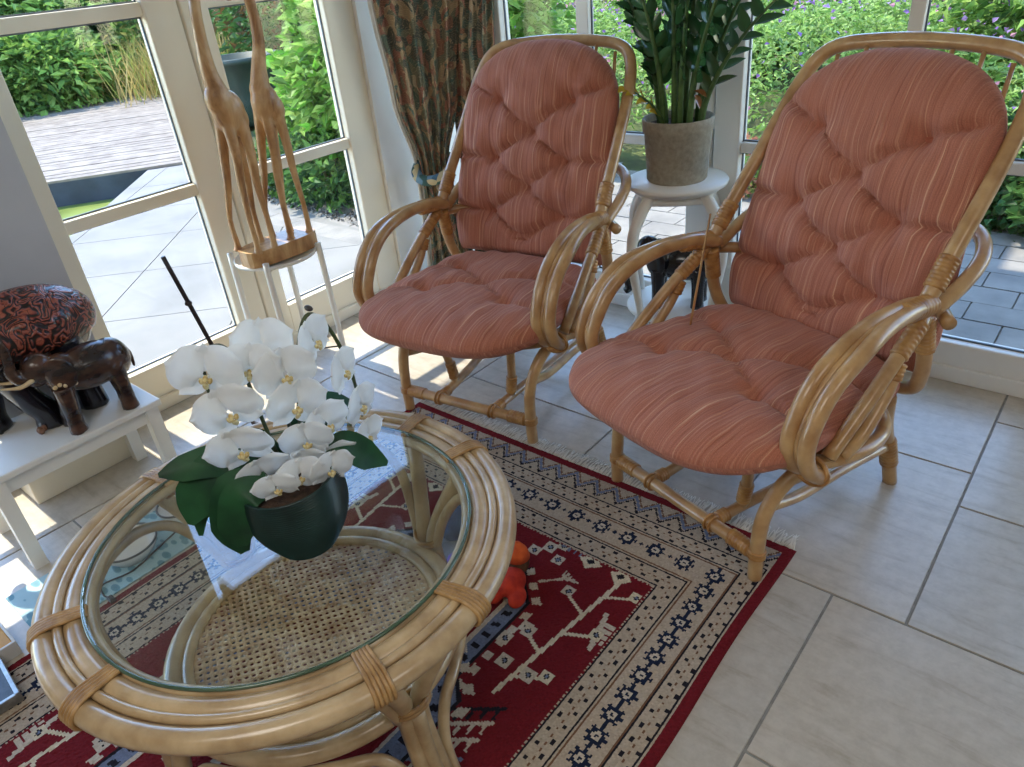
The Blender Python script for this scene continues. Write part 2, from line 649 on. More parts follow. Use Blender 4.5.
def window_w2(name, x0, x1, bars, rows):
    """casement in the back wall; bars = list of (x0,x1) of glass columns"""
    b = MB()
    ya, yb = YW2, YW2 + 0.07
    b.box(x0, bars[0][0], ya, yb, 0.0, rows[-1][1] + 0.06, bevel=0.006)
    b.box(bars[-1][1], x1, ya, yb, 0.0, rows[-1][1] + 0.06, bevel=0.006)
    b.box(bars[0][0], bars[-1][1], ya + 0.002, yb, 0.0, rows[0][0], bevel=0.006)
    b.box(bars[0][0], bars[-1][1], ya + 0.002, yb, rows[-1][1], rows[-1][1] + 0.06, bevel=0.006)
    for (a, c) in zip(bars[:-1], bars[1:]):
        b.box(a[1], c[0], ya + 0.012, yb - 0.012, rows[0][0], rows[-1][1], bevel=0.005)
    for (a, c) in zip(rows[:-1], rows[1:]):
        b.box(bars[0][0], bars[-1][1], ya + 0.014, yb - 0.014, a[1], c[0], bevel=0.005)
    b.box(x0, x1, ya - 0.016, ya + 0.001, 0.0, 0.06, bevel=0.004)
    f = b.build(name, M_white, kind='structure')
    g = MB()
    gk = MB()
    for (p, q) in bars:
        for (a, c) in rows:
            g.box(p, q, ya + 0.044, ya + 0.052, a, c)
            for (u0, u1, w0, w1) in ((p, p + 0.005, a, c), (q - 0.005, q, a, c), (p, q, a, a + 0.006), (p, q, c - 0.006, c)):
                gk.box(u0, u1, ya + 0.036, ya + 0.043, w0, w1)
    g.build('pane', M_glass, f)
    gk.build('gasket', M_gasket, f)
    return f


rows2 = [(0.146, 0.748), (0.788, 2.24)]
window_w2('window_3', -2.46, -1.316, [(-2.345, -1.945), (-1.885, -1.42)], rows2)
window_w2('window_4', -1.308, -0.0, [(-1.203, -0.679), (-0.634, -0.10)], rows2)
window_w2('window_5', 0.004, 1.28, [(0.11, 0.62), (0.665, 1.17)], rows2)

# ------------------------------------------------------------------ outdoors: ground, terrace, pond, deck
GZ = -0.13
M_ground = mat_noise('garden_soil', srgb(64, 66, 34), srgb(96, 104, 52), 2.5, 0.95, 0.5, 30)
pond = [(-7.85, 3.43), (-6.6, 2.3), (-5.9, 1.62), (-7.4, 0.2), (-9.6, 0.9), (-8.75, 2.15)]


def inside(p, poly):
    x, y = p
    r = False
    n = len(poly)
    for i in range(n):
        x1, y1 = poly[i]
        x2, y2 = poly[(i + 1) % n]
        if (y1 > y) != (y2 > y) and x < (x2 - x1) * (y - y1) / (y2 - y1) + x1:
            r = not r
    return r


gm = MB()
step = 0.4
vid = {}
vs, fs = [], []
for ix in range(-75, 30):
    for iy in range(-16, 55):
        x, y = ix * step, iy * step
        if -3.3 < x < 3.3 and -3.5 < y < 2.7:
            continue
        cx, cy = x + step / 2, y + step / 2
        if -10.2 < cx < -5.2 and 0 < cy < 3.9:
            continue
        q = []
        for dx, dy in ((0, 0), (1, 0), (1, 1), (0, 1)):
            k = (ix + dx, iy + dy)
            if k not in vid:
                vid[k] = len(vs)
                vs.append((k[0] * step, k[1] * step, GZ - 0.03))
            q.append(vid[k])
        fs.append(tuple(q))
gm.add(vs, fs, 0, False)
gm.build('ground', M_ground, kind='structure')

M_slab = mat_noise('pale_paving', srgb(122, 119, 113), srgb(137, 133, 127), 2.2, 0.8, 0.15, 30)
M_slab2 = mat_noise('grey_block_paving', srgb(126, 122, 117), srgb(150, 144, 136), 5, 0.85, 0.2, 40)
# terrace to the left: slabs laid on the diagonal
terr = MB()
S = 0.81
ca = math.sqrt(0.5)
terrace_poly = [(-3.0, -2.6), (-3.0, 3.06), (-4.5, 3.15), (-5.3, 3.55), (-6.6, 4.3), (-7.62, 3.98), (-7.85, 3.43), (-6.6, 2.3), (-5.9, 1.62), (-7.4, 0.2), (-7.4, -2.6)]


def clip_poly(poly, inside_fn_pts):
    return poly


def clip_half(poly, a, bq, c):
    out = []
    n = len(poly)
    for i in range(n):
        p, q = poly[i], poly[(i + 1) % n]
        dp = a * p[0] + bq * p[1] - c
        dq = a * q[0] + bq * q[1] - c
        if dp >= 0:
            out.append(p)
        if (dp >= 0) != (dq >= 0):
            t = dp / (dp - dq)
            out.append((p[0] + (q[0] - p[0]) * t, p[1] + (q[1] - p[1]) * t))
    return out


# joints run along x+y = const and x-y = const
s0, d0 = -3.0, -5.65
for i in range(-9, 6):
    for j in range(-9, 9):
        sa, sb = s0 + i * S / ca, s0 + (i + 1) * S / ca
        da, db = d0 + j * S / ca, d0 + (j + 1) * S / ca
        poly = list(terrace_poly)
        g = 0.005
        for (a, bq, c) in ((1, 1, sa + g), (-1, -1, -(sb - g)), (1, -1, da + g), (-1, 1, -(db - g))):
            if len(poly) >= 3:
                poly = clip_half(poly, a, bq, c)
        if len(poly) >= 3:
            # signed area check
            ar = 0
            for k in range(len(poly)):
                x1, y1 = poly[k]
                x2, y2 = poly[(k + 1) % len(poly)]
                ar += x1 * y2 - x2 * y1
            if abs(ar) < 0.01:
                continue
            if ar < 0:
                poly = poly[::-1]
            terr.prism(poly, -0.45, -0.1)
terr.build('terrace', M_slab, kind='structure')
# block paving behind the back window
pv = MB()
row = 0
y = 2.9
while y < 5.2:
    dy = 0.2
    off = 0.16 if row % 2 else 0.0
    x = -5.4 + off
    while x < 3.5:
        lim = 5.0 - 0.17 * (x + 3.0) if x < 1 else 4.3
        lim = max(lim, 4.35)
        if y < lim:
            h = rnd.uniform(-0.002, 0.002)
            pv.box(x + 0.004, x + 0.316, y + 0.004, y + dy - 0.004, -0.2, -0.1 + h)
        x += 0.32
    y += dy
    row += 1
pv.build('path_paving', M_slab2, kind='structure')
gv = MB()
gv.prism([(-2.9, 2.85), (-2.9, 2.62), (-3.1, 3.05), (-5.6, 3.2), (-5.5, 5.1), (3.6, 5.3), (3.6, 2.85)], -0.3, -0.112)
gv.build('path_bed', mat_noise('paving_sand', srgb(120, 112, 100), srgb(150, 142, 128), 50, 0.95), kind='structure')

# pond
wm, nt, b, out = newmat('pond_water')
n = noise(nt, coords(nt), 1.3, 4)
r = ramp(nt, [(0.35, srgb(78, 96, 36)), (0.65, srgb(128, 140, 66))])
nt.links.new(n.outputs['Fac'], r.inputs[0])
nt.links.new(r.outputs[0], b.inputs['Base Color'])
b.inputs['Roughness'].default_value = 0.35
b.inputs['Specular IOR Level'].default_value = 0.25
pw = MB()
pw.box(-11.0, -5.0, -0.5, 4.3, -0.8, -0.33)
tag(pw.build('pond_water', wm, kind='structure'), 'green pond water below the edge of the wooden deck', 'water')
# deck
M_plank = mat_noise('weathered_deck_wood', srgb(124, 112, 100), srgb(152, 140, 126), 6, 0.85, 0.25, 30, (1, 1, 1))
M_fascia = mat_noise('dark_pond_edge', srgb(38, 46, 58), srgb(58, 68, 82), 4, 0.6)
A = Vector((-9.0, 1.79))
B = Vector((-7.6, 3.79))
ud = (B - A).normalized()
vd = Vector((-ud.y, ud.x))
dk = MB()
L = (B - A).length
npl = 46
for i in range(npl):
    o0 = i * 0.15
    p0 = A + vd * o0 - ud * (0.0 + 0.02 * i)
    p1 = B + vd * (o0 + 0.002) + ud * (0.25 + 0.02 * i - 0.0)
    q0 = p0 + vd * 0.134
    q1 = p1 + vd * 0.134
    dk.prism([tuple(p1), tuple(q1), tuple(q0), tuple(p0)][::1], -0.12, -0.07 + rnd.uniform(-0.003, 0.003))
deck = dk.build('deck', M_plank, kind='structure')
fk = MB()
p0, p1 = A - ud * 0.2 - vd * 0.0, B + ud * 0.2
fk.prism([tuple(p0), tuple(p1), tuple(p1 + vd * 0.06), tuple(p0 + vd * 0.06)], -0.6, -0.095)
fk.build('deck_edge', M_fascia, kind='structure')


# ------------------------------------------------------------------ rattan lounge chairs
def superell_loop(n, w, t, p):
    pts = []
    for k in range(n):
        a = 2 * PI * k / n
        c, s = math.cos(a), math.sin(a)
        pts.append((w * math.copysign(abs(c) ** (2 / p), c), t * math.copysign(abs(s) ** (2 / p), s), s))
    return pts


def cushion(name, mat, parent, path, wfun, tfun, L, buttons, creases, nv=110, nu=120, p=2.5, puff=0.03):
    """path(s)->(point(y,z), normal(y,z)); w/t functions of s; stuffed pad with buttons and creases pulled in"""
    vs, fs, uv = [], [], []
    for i in range(nv):
        f = i / (nv - 1)
        s = L * (0.5 - 0.5 * math.cos(PI * f))
        (cy, cz), (ny, nz) = path(s)
        w, t = wfun(s), tfun(s)
        for (x, h, sn) in superell_loop(nu, w, t, p):
            d = 0.0
            if sn > 0:
                for (bx, bs, dep) in buttons:
                    r2 = (x - bx) ** 2 + (s - bs) ** 2
                    d = max(d, dep * math.exp(-math.sqrt(r2 + 1e-6) / 0.032))
                for (ax, as_, bx, bs, dep, wd) in creases:
                    vx, vy = bx - ax, bs - as_
                    q = max(0, min(1, ((x - ax) * vx + (s - as_) * vy) / (vx * vx + vy * vy)))
                    dd = math.hypot(x - ax - q * vx, s - as_ - q * vy)
                    d = max(d, dep * math.exp(-dd / wd))
                h -= d * min(1.0, sn * 1.6)
                h += 0.004 * math.sin(x * 61 + s * 13) * math.sin(s * 37 - x * 9)
            vs.append((x, cy + ny * h, cz + nz * h))
            uv.append((x + (0.5 if sn < 0 else 0), s, 0))
    for i in range(nv - 1):
        for k in range(nu):
            k2 = (k + 1) % nu
            fs.append((i * nu + k, (i + 1) * nu + k, (i + 1) * nu + k2, i * nu + k2))
    fs.append(tuple(range(nu)))
    fs.append(tuple((nv - 1) * nu + k for k in range(nu - 1, -1, -1)))
    mb = MB()
    mb.add(vs, fs)
    o = mb.build(name, mat, parent)
    a = o.data.attributes.new('cuv', 'FLOAT_VECTOR', 'POINT')
    a.data.foreach_set('vector', np.array(uv, np.float32).ravel())
    return o


def make_chair():
    T = thing('rattan_lounge_chair', 'x', 'chair')
    R = 0.0195
    # front legs: rise and bend back under the seat ring
    for s in (-1, 1):
        b = MB()
        b.tube([(s * .276, 0.0, 0.0), (s * .275, 0.0, 0.1), (s * .276, 0.012, 0.21), (s * .288, 0.06, 0.295), (s * .315, 0.14, 0.352), (s * .335, 0.24, 0.372)], R, 14)
        b.tube([(s * .276, 0.0, 0.0), (s * .276, 0, 0.004)], R * 1.03, 14, smooth_path=False)
        lg = b.build('leg', M_rattan, T)
        w = MB()
        w.wrap((s * .275, 0.0, 0.078), (s * .275, 0.001, 0.104), R + 0.003, 3)
        w.build('binding', M_wrapc, lg)
        # rear legs
        b = MB()
        b.tube([(s * .262, .625, 0.0), (s * .256, .60, 0.1), (s * .255, .55, 0.24), (s * .275, .50, 0.36)], R * 1.05, 14)
        lg = b.build('leg', M_rattan, T)
        w = MB()
        w.wrap((s * .257, .607, 0.075), (s * .2545, .575, 0.175), R + 0.005, 8)
        w.build('binding', M_wrapc, lg)
        # inner struts
        b = MB()
        b.tube([(s * .125, .115, 0.098), (s * .135, .115, 0.16), (s * .15, .10, 0.25), (s * .165, .09, 0.37)], R * .8, 12)
        st = b.build('strut', M_rattan, T)
        w = MB()
        w.wrap((s * .127, .115, 0.112), (s * .138, .114, 0.18), R * .8 + 0.003, 6)
        w.build('binding', M_wrapc, st)
        # lower rails from the front stretcher to the rear one
        b = MB()
        b.tube([(s * .118, -0.004, 0.092), (s * .125, .13, 0.092), (s * .15, .35, 0.1), (s * .18, .57, 0.115)], R * .85, 12)
        rl = b.build('rail', M_rattan, T)
        w = MB()
        for dxx in (-.008, .008):
            w = MB()
            w.tube([(s * .118 + dxx, R * math.cos(a) * 1.15, 0.09 + R * math.sin(a) * 1.15) for a in np.linspace(0, 2 * PI, 15)[:-1]], 0.0042, 6, True, 2)
            w.build('binding', M_wrapc, rl)
        w = MB()
        w.wrap((s * .119, .022, 0.092), (s * .121, .06, 0.092), R * .85 + 0.002, 4)
        w.build('binding', M_wrapc, rl)
        # side rail from front leg to rear leg
        b = MB()
        b.tube([(s * .277, 0.03, 0.235), (s * .272, .16, 0.2), (s * .265, .36, 0.185), (s * .257, .575, 0.155)], R * .8, 12)
        b.build('side_rail', M_rattan, T)
    b = MB()
    b.tube([(-.262, 0, 0.09), (0, -0.002, 0.091), (.262, 0, 0.09)], R * .95, 14)
    st = b.build('stretcher', M_rattan, T)
    for s in (-1, 1):
        w = MB()
        w.wrap((s * .256, 0, 0.09), (s * .185, 0, 0.09), R * .95 + 0.003, 7)
        w.build('binding', M_wrapc, st)
    b = MB()
    b.tube([(-.25, .585, 0.125), (0, .575, 0.12), (.25, .585, 0.125)], R * .9, 14)
    b.build('stretcher', M_rattan, T)
    # seat ring
    b = MB()
    ring = []
    for k in range(28):
        a = 2 * PI * k / 28
        c, s_ = math.cos(a), math.sin(a)
        x = .375 * math.copysign(abs(c) ** .9, c)
        yy = .235 + .30 * math.copysign(abs(s_) ** .9, s_)
        ring.append((x, yy, .392 - .055 * (yy + .065) / .6))
    b.tube(ring, R * .95, 14, True, 4)
    b.build('seat_ring', M_rattan, T)
    b = MB()
    for x in (-.2, -.1, 0, .1, .2):
        b.tube([(x, -.045, .375), (x, .2, .35), (x, .50, .34)], R * .5, 8)
    b.build('seat_slats', M_rattan, T)
    # back hoop, joint to joint over the top
    half = [(.338, .455, .66), (.34, .478, .705), (.337, .565, .81), (.334, .645, .905), (.330, .72, 1.0), (.320, .785, 1.085), (.293, .828, 1.148), (.24, .85, 1.178), (.14, .862, 1.190)]
    hoop = half + [(0, .866, 1.195)] + [(-x, y_, z) for (x, y_, z) in half[::-1]]
    b = MB()
    b.tube(hoop, R * 1.06, 14)
    b.build('back_hoop', M_rattan, T)
    # lumbar hoop round the back
    lum = [(.345, .485, .645), (.352, .60, .69), (.335, .70, .73), (.27, .78, .755), (.14, .82, .765)]
    lum = lum + [(0, .83, .768)] + [(-x, y_, z) for (x, y_, z) in lum[::-1]]
    b = MB()
    b.tube(lum, R, 14)
    b.build('lumbar_hoop', M_rattan, T)
    # low back hoop from the joints down to the seat ring
    low = [(.345, .46, .64), (.352, .475, .56), (.345, .50, .465), (.31, .53, .395), (.2, .56, .36)]
    low = low + [(0, .57, .352)] + [(-x, y_, z) for (x, y_, z) in low[::-1]]
    b = MB()
    b.tube(low, R, 14)
    lb = b.build('low_back_hoop', M_rattan, T)
    for s in (-1, 1):
        w = MB()
        w.wrap((s * .345, .46, .64), (s * .351, .482, .54), R + .003, 9)
        w.build('binding', M_wrapc, lb)
    # crossbar with protruding ends
    b = MB()
    b.tube([(-.385, .50, .622), (-.31, .575, .622), (-.18, .68, .622), (0, .705, .622), (.18, .68, .622), (.31, .575, .622), (.385, .50, .622)], R * .9, 14)
    b.build('crossbar', M_rattan, T)
    for x in (-.24, -.16, -.08, 0, .08, .16, .24):
        b = MB()
        zt = 1.178 if abs(x) < .2 else 1.155
        b.tube([(x, .69, .625), (x, .765, .85), (x, .848 if abs(x) < .2 else .835, zt)], .0065, 8)
        b.build('spindle', M_rattan, T)
    # arms
    for s in (-1, 1):
        def arm(x0, x1, dz=0.0):
            return [(s * (x0 - .012), .47, .668 + dz), (s * x0, .37, .694 + dz), (s * (x0 + x1) / 2, .24, .699 + dz), (s * x1, .13, .678 + dz), (s * x1, .05, .632 + dz),
                    (s * x1, .0, .568), (s * (x1 + .002), -.026, .50), (s * (x1 + .003), -.008, .435), (s * (x1 + .002), .04, .392)]
        b = MB()
        b.tube(arm(.338, .345), R, 14)
        b.tube(arm(.36, .392, -.004), R, 14)
        b.tube(arm(.350, .369, .003), R * .4, 8)
        ar = b.build('armrest', M_rattan, T)
        w = MB()
        w.wrap((s * .3396, .480, .706), (s * .338, .534, .772), R + .0045, 8)

        w.build('binding', M_wrapc, ar)
        w = MB()
        w.wrap((s * .352, .335, .69), (s * .345, .47, .672), R * 1.35, 9)
        w.build('binding', M_wrapc, ar)
        w = MB()
        w.tube([(s * (.37 + .042 * math.cos(a)), .035 + .012 * math.sin(a), .405 + .024 * math.sin(a)) for a in np.linspace(0, 2 * PI, 15)[:-1]], .006, 6, True, 2)
        w.tube([(s * (.37 + .042 * math.cos(a)), .042 + .012 * math.sin(a), .393 + .024 * math.sin(a)) for a in np.linspace(0, 2 * PI, 15)[:-1]], .006, 6, True, 2)
        w.build('binding', M_wrapc, ar)
        # two diagonal braces
        b = MB()
        b.tube([(s * .352, .445, .648), (s * .362, .33, .575), (s * .368, .22, .495), (s * .37, .10, .405)], R * .92, 12)
        br = b.build('brace', M_rattan, T)
        w = MB()
        w.wrap((s * .353, .43, .638), (s * .361, .34, .58), R * .92 + .003, 8)
        w.build('binding', M_wrapc, br)
        b = MB()
        b.tube([(s * .362, .345, .565), (s * .368, .30, .49), (s * .373, .22, .415), (s * .372, .15, .385)], R * .9, 12)
        br = b.build('brace', M_rattan, T)
        w = MB()
        w.wrap((s * .362, .345, .565), (s * .365, .325, .525), R * .9 + .003, 4)
        w.build('binding', M_wrapc, br)

    # seat cushion
    Ls = 0.745

    def seat_path(s):
        y_ = -0.23 + s
        z = 0.455 - 0.025 * s / Ls
        return (y_, z), (0.0, 1.0)

    def seat_w(s):
        e = s / Ls
        f = min(1.0, max(0.0, e / 0.5))
        front = (1 - (1 - f) ** 2.6) ** (1 / 2.2)
        b_ = 0.372 - 0.05 * max(0, (e - .30) / .70)
        back = (1 - max(0, (e - .85) / .15) ** 3) ** .5 if e < 1 else 0.0
        return max(0.02, b_ * (0.28 + 0.72 * front) * (0.6 + 0.4 * back) if front > 0 else .28 * b_)

    def seat_t(s):
        e = s / Ls
        f = min(1, e / .24)
        g_ = min(1, (1 - e) / .12)
        return max(0.002, 0.076 * math.sqrt(max(0, 1 - (1 - f) ** 2.2)) * math.sqrt(max(0, 1 - (1 - g_) ** 2)))
    sb = [(-.17, .31, .062), (.16, .31, .062), (0, .42, .062), (-.17, .54, .062), (.17, .54, .062)]
    scr = [(-.17, .31, 0, .42, .034, .016), (.16, .31, 0, .42, .034, .016), (0, .42, -.17, .54, .034, .016), (0, .42, .17, .54, .034, .016),
           (-.17, .31, -.37, .29, .026, .014), (.16, .31, .37, .29, .026, .014), (-.17, .54, -.35, .56, .026, .014), (.17, .54, .35, .56, .026, .014)]
    so = cushion('seat_cushion', M_cushion_seat, T, seat_path, seat_w, seat_t, Ls, sb, scr, p=2.35)
    # back cushion
    Lb = 0.782
    sl = 0.30
    nn = math.hypot(1, sl)

    def back_path(s):
        e = s / Lb
        z = 0.435 + s / nn
        y_ = 0.545 + (z - .435) * sl * (0.8 + 0.35 * e) - 0.02 * math.sin(PI * e)
        return (y_, z), (-1 / nn, sl / nn)

    def back_w(s):
        e = s / Lb
        f = max(0.0, (e - .62) / .38)
        return max(.01, (0.336 - .022 * e + .005 * math.sin(e * 9)) * (1 - f ** 2.6) ** (1 / 2.3) * (0.95 + .05 * min(1, e / .12)) if f < 1 else .01)

    def back_t(s):
        e = s / Lb
        f = min(1, (1 - e) / .16)
        g_ = min(1, e / .05)
        return max(.002, (.082 + .012 * math.exp(-((e - .8) / .14) ** 2)) * math.sqrt(max(0, 1 - (1 - f) ** 2.2)) * math.sqrt(max(0, 1 - (1 - g_) ** 2)))
    rows = [(.575, 1), (.47, 0), (.37, 1), (.27, 0), (.17, 1)]
    bb, pts = [], []
    for (s_, two) in rows:
        bb += [(-.15, s_, .085), (.15, s_, .085)] if two else [(0, s_, .085)]
    cr = []
    wd, dp = .0115, .05
    for i in (0, 2):
        a_, m_, c_ = rows[i][0], rows[i + 1][0], rows[i + 2][0]
        for sx in (-1, 1):
            cr.append((sx * 0.15, a_, 0, m_, dp, wd))
            cr.append((0, m_, sx * 0.15, c_, dp, wd))
    for (s_, two) in rows:
        if two:
            for sx in (-1, 1):
                cr.append((sx * 0.15, s_, sx * .33, s_ + (.07 if s_ > .5 else .005), .05, .012))
    cr.append((-0.15, .175, 0, .07, dp, wd))
    cr.append((0.15, .175, 0, .07, dp, wd))
    bo = cushion('back_cushion', M_cushion, T, back_path, back_w, back_t, Lb, bb, cr, p=2.6)
    # covered buttons
    for (blist, path_, tf, par, base) in ((sb, seat_path, seat_t, so, .050), (bb, back_path, back_t, bo, .062)):
        for (bx, bs, dep) in blist:
            (cy, cz), (ny, nz) = path_(bs)
            h = tf(bs) - dep + .010
            mb = MB()
            rot = Vector((0, 0, 1)).rotation_difference(Vector((0, ny, nz))).to_matrix()
            mb.ell((bx, cy + ny * h, cz + nz * h), (.0125, .0125, .006), rot, 14, 8)
            mb.build('button', M_button, par)
    return T


chair = make_chair()
chair.location = (-0.7718, 1.51, 0.0)
chair.rotation_euler = (0, 0, -0.2935)
chair['label'] = 'nearer rattan lounge chair with salmon cushion, standing partly on the rug corner'
chair['group'] = 'rattan lounge chairs'
chair2 = copy_tree(chair)
for ch_ in chair2.children:
    if ch_.name.startswith('back_cushion'):
        ch_.location = (-.012, 0.004, .022)     # this pad sits a little higher in its frame
chair2.location = (-1.6733, 1.5739, 0.0)
chair2.rotation_euler = (0, 0, 0.1415)
chair2['label'] = 'rattan lounge chair with salmon cushion in front of the floral curtain'

# thin wooden stick leaning in the right chair
sk = MB()
a0, a1 = Vector((-.905, 1.80, .50)), Vector((-.875, 1.835, .83))
d = (a1 - a0).normalized()
sk.tube([a0, a0.lerp(a1, .5), a1], [.0055, .005, .004], 8, flat=.6)
tag(sk.build('wooden_stick', M_rattan), 'thin wooden stick standing upright between the armrest and cushion of the nearer chair', 'stick')

# ------------------------------------------------------------------ coffee table
TC = (-1.153, .534)
tab = thing('coffee_table', 'round rattan coffee table with clear glass top and woven cane lower shelf', 'table', (TC[0], TC[1], 0))


def circ(r, z, n=40):
    return [(r * math.cos(2 * PI * k / n), r * math.sin(2 * PI * k / n), z) for k in range(n)]


for (r, z, rad) in ((.452, .505, .021), (.4255, .519, .0085), (.400, .505, .021)):
    b = MB()
    b.tube(circ(r, z), rad, 16, True, 3)
    b.build('rim_cane', M_table_cane, tab)
b = MB()
b.tube(circ(.371, .512), .0105, 12, True, 3)
b.build('inner_ring', M_table_cane, tab)
b = MB()
b.lathe([(.0, .524), (.376, .524), (.379, .5255), (.379, .5325), (.376, .534), (.0, .534)], seg=96, cap=False)
b.sm = [False] * len(b.sm)
gt = b.build('glass_top', M_tglass, tab)
b = MB()
b.tube(circ(.379, .529, 64), .0038, 8, True, 2)
b.build('glass_edge', M_gedge, gt)
legang = [math.radians(a) for a in (-4, 86, 177, 263)]
bind = [-17, 10, 73, 98, 165, 188, 249, 277]
for adeg in bind:
    a = math.radians(adeg)
    b = MB()
    for k in range(5):
        aa = a + (k - 2) * .0165
        prof = [(.374, .508), (.376, .526), (.40, .5285), (.4255, .5305), (.452, .5285), (.472, .515), (.4755, .50), (.468, .485), (.452, .4815), (.425, .482), (.40, .4815), (.381, .489)]
        b.tube([(r * math.cos(aa), r * math.sin(aa), z) for (r, z) in prof], .0042, 6, True, 2)
    b.build('rim_binding', M_table_wrap, tab)
b = MB()
b.tube(circ(.307, .235), .021, 14, True, 3)
b.build('shelf_ring', M_table_cane, tab)
b = MB()
b.tube(circ(.276, .24), .013, 12, True, 3)
b.build('shelf_inner_ring', M_table_cane, tab)


def mat_cane_weave():
    m, nt, b, out = newmat('cane_webbing')
    v = coords(nt, (1, 1, 1))
    vo = N(nt, 'ShaderNodeTexVoronoi')
    vo.inputs['Scale'].default_value = 62
    vo.inputs['Randomness'].default_value = 0.0
    mp = N(nt, 'ShaderNodeMapping')
    mp.inputs['Rotation'].default_value = (0, 0, .5)
    mp.inputs['Scale'].default_value = (1, 1.12, 0)
    nt.links.new(v, mp.inputs['Vector'])
    nt.links.new(mp.outputs[0], vo.inputs['Vector'])
    lt = N(nt, 'ShaderNodeMath', operation='LESS_THAN')
    lt.inputs[1].default_value = .30
    nt.links.new(vo.outputs['Distance'], lt.inputs[0])
    n = noise(nt, v, 40, 3)
    r = ramp(nt, [(.35, srgb(170, 132, 92)), (.65, srgb(212, 182, 140))])
    nt.links.new(n.outputs['Fac'], r.inputs[0])
    nt.links.new(r.outputs[0], b.inputs['Base Color'])
    b.inputs['Roughness'].default_value = .55
    tr = N(nt, 'ShaderNodeBsdfTransparent')
    mx = N(nt, 'ShaderNodeMixShader')
    nt.links.new(lt.outputs[0], mx.inputs[0])
    nt.links.new(b.outputs[0], mx.inputs[1])
    nt.links.new(tr.outputs[0], mx.inputs[2])
    nt.links.new(mx.outputs[0], out.inputs['Surface'])
    bump(nt, b, vo.outputs['Distance'], .5, .004)
    return m


b = MB()
b.lathe([(0, .236), (.278, .236), (.278, .240), (0, .240)], seg=64, cap=False)
b.sm = [False] * len(b.sm)
b.build('cane_shelf', mat_cane_weave(), tab)
for i, la in enumerate(legang):
    def P(r, a, z):
        return (r * math.cos(la + a), r * math.sin(la + a), z)
    b = MB()
    for s in (-1, 1):
        b.tube([P(.425, s * .235, .488), P(.395, s * .17, .42), P(.352, s * .075, .31), P(.336, s * .05, .235), P(.352, s * .05, .13), P(.385, s * .055, .0)], .0185, 12)
    b.tube([P(.35, 0, .255), P(.362, 0, .13), P(.398, 0, .0)], .016, 12)
    lg = b.build('leg', M_table_cane, tab)
    for zz in (.262, .274):
        w = MB()
        w.tube([P(.338 + .03 * math.cos(t), .11 * math.sin(t), zz + .01 * math.cos(t)) for t in np.linspace(0, 2 * PI, 17)[:-1]], .005, 6, True, 2)
        w.build('binding', M_table_wrap, lg)
    # arch from this leg to the next below the shelf, and the slimmer arch above it
    ln = legang[(i + 1) % 4] + (2 * PI if i == 3 else 0)

    def Q(r, t, z):
        a = la + (ln - la) * t
        return (r * math.cos(a), r * math.sin(a), z)
    b = MB()
    b.tube([Q(.385, .07, .0), Q(.352, .09, .10), Q(.335, .16, .175), Q(.325, .3, .195), Q(.322, .5, .197), Q(.325, .7, .195), Q(.335, .84, .175), Q(.352, .91, .10), Q(.385, .93, .0)], .0125, 10)
    b.build('lower_arch', M_table_cane, tab)
    b = MB()
    b.tube([Q(.335, .06, .25), Q(.352, .11, .34), Q(.378, .19, .42), Q(.392, .32, .462), Q(.396, .5, .474), Q(.392, .68, .462), Q(.378, .81, .42), Q(.352, .89, .34), Q(.335, .94, .25)], .0125, 10)
    b.build('upper_arch', M_table_cane, tab)

# ------------------------------------------------------------------ rug
RX0, RX1, RY1 = -1.953, -.459, 1.588
RY0 = -.52
cell = .0046
nx = int(round((RX1 - RX0) / cell))
ny = int(round((RY1 - RY0) / cell))
X = RX0 + (np.arange(nx) + .5) * (RX1 - RX0) / nx
Yc = RY0 + (np.arange(ny) + .5) * (RY1 - RY0) / ny
GX, GY = np.meshgrid(X, Yc, indexing='ij')
lin = lambda r, g, b: np.array(srgb(r, g, b)[:3])
RED, CREAM, NAVY, DARK = lin(112, 30, 36), lin(180, 163, 142), lin(30, 38, 58), lin(36, 34, 40)
GREYB, PALE, BROWN, DRED, IVORY = lin(112, 120, 140), lin(194, 180, 160), lin(116, 84, 62), lin(96, 22, 30), lin(208, 194, 166)
col = np.zeros((nx, ny, 3)) + RED
dl, dr, df, dn = GX - RX0, RX1 - GX, RY1 - GY, GY - RY0
FAR = .085          # extra chevron band at the two ends
ds = np.minimum(dl, dr)
de = np.minimum(df, dn)
E_ = np.where(de - FAR < ds, de - FAR, ds)     # distance from the edge measured inside the end band
D = np.minimum(ds, np.maximum(de - FAR, -1))
along = np.where(ds <= de - FAR, GY, GX)


def band(lo, hi):
    return (D >= lo) & (D < hi)


col[D >= .028] = CREAM
endb = (de < FAR + .03) & (de >= .03) & (ds >= .028)
col[endb] = CREAM * .95
# chevrons in the end band
ph = ((GX / .075) % 1.0)
zig = np.abs(ph - .5) * .10 + .042
col[endb & (np.abs(de - zig) < .0075)] = GREYB
col[endb & (np.abs(de - zig - .016) < .004)] = DARK
col[endb & (np.abs(de - zig + .014) < .004)] = BROWN
dotx = ((GX / .037) % 1.0)
col[endb & (np.abs(dotx - .5) < .12) & (np.abs(de - .10) < .004)] = DARK
col[(de < .03)] = RED
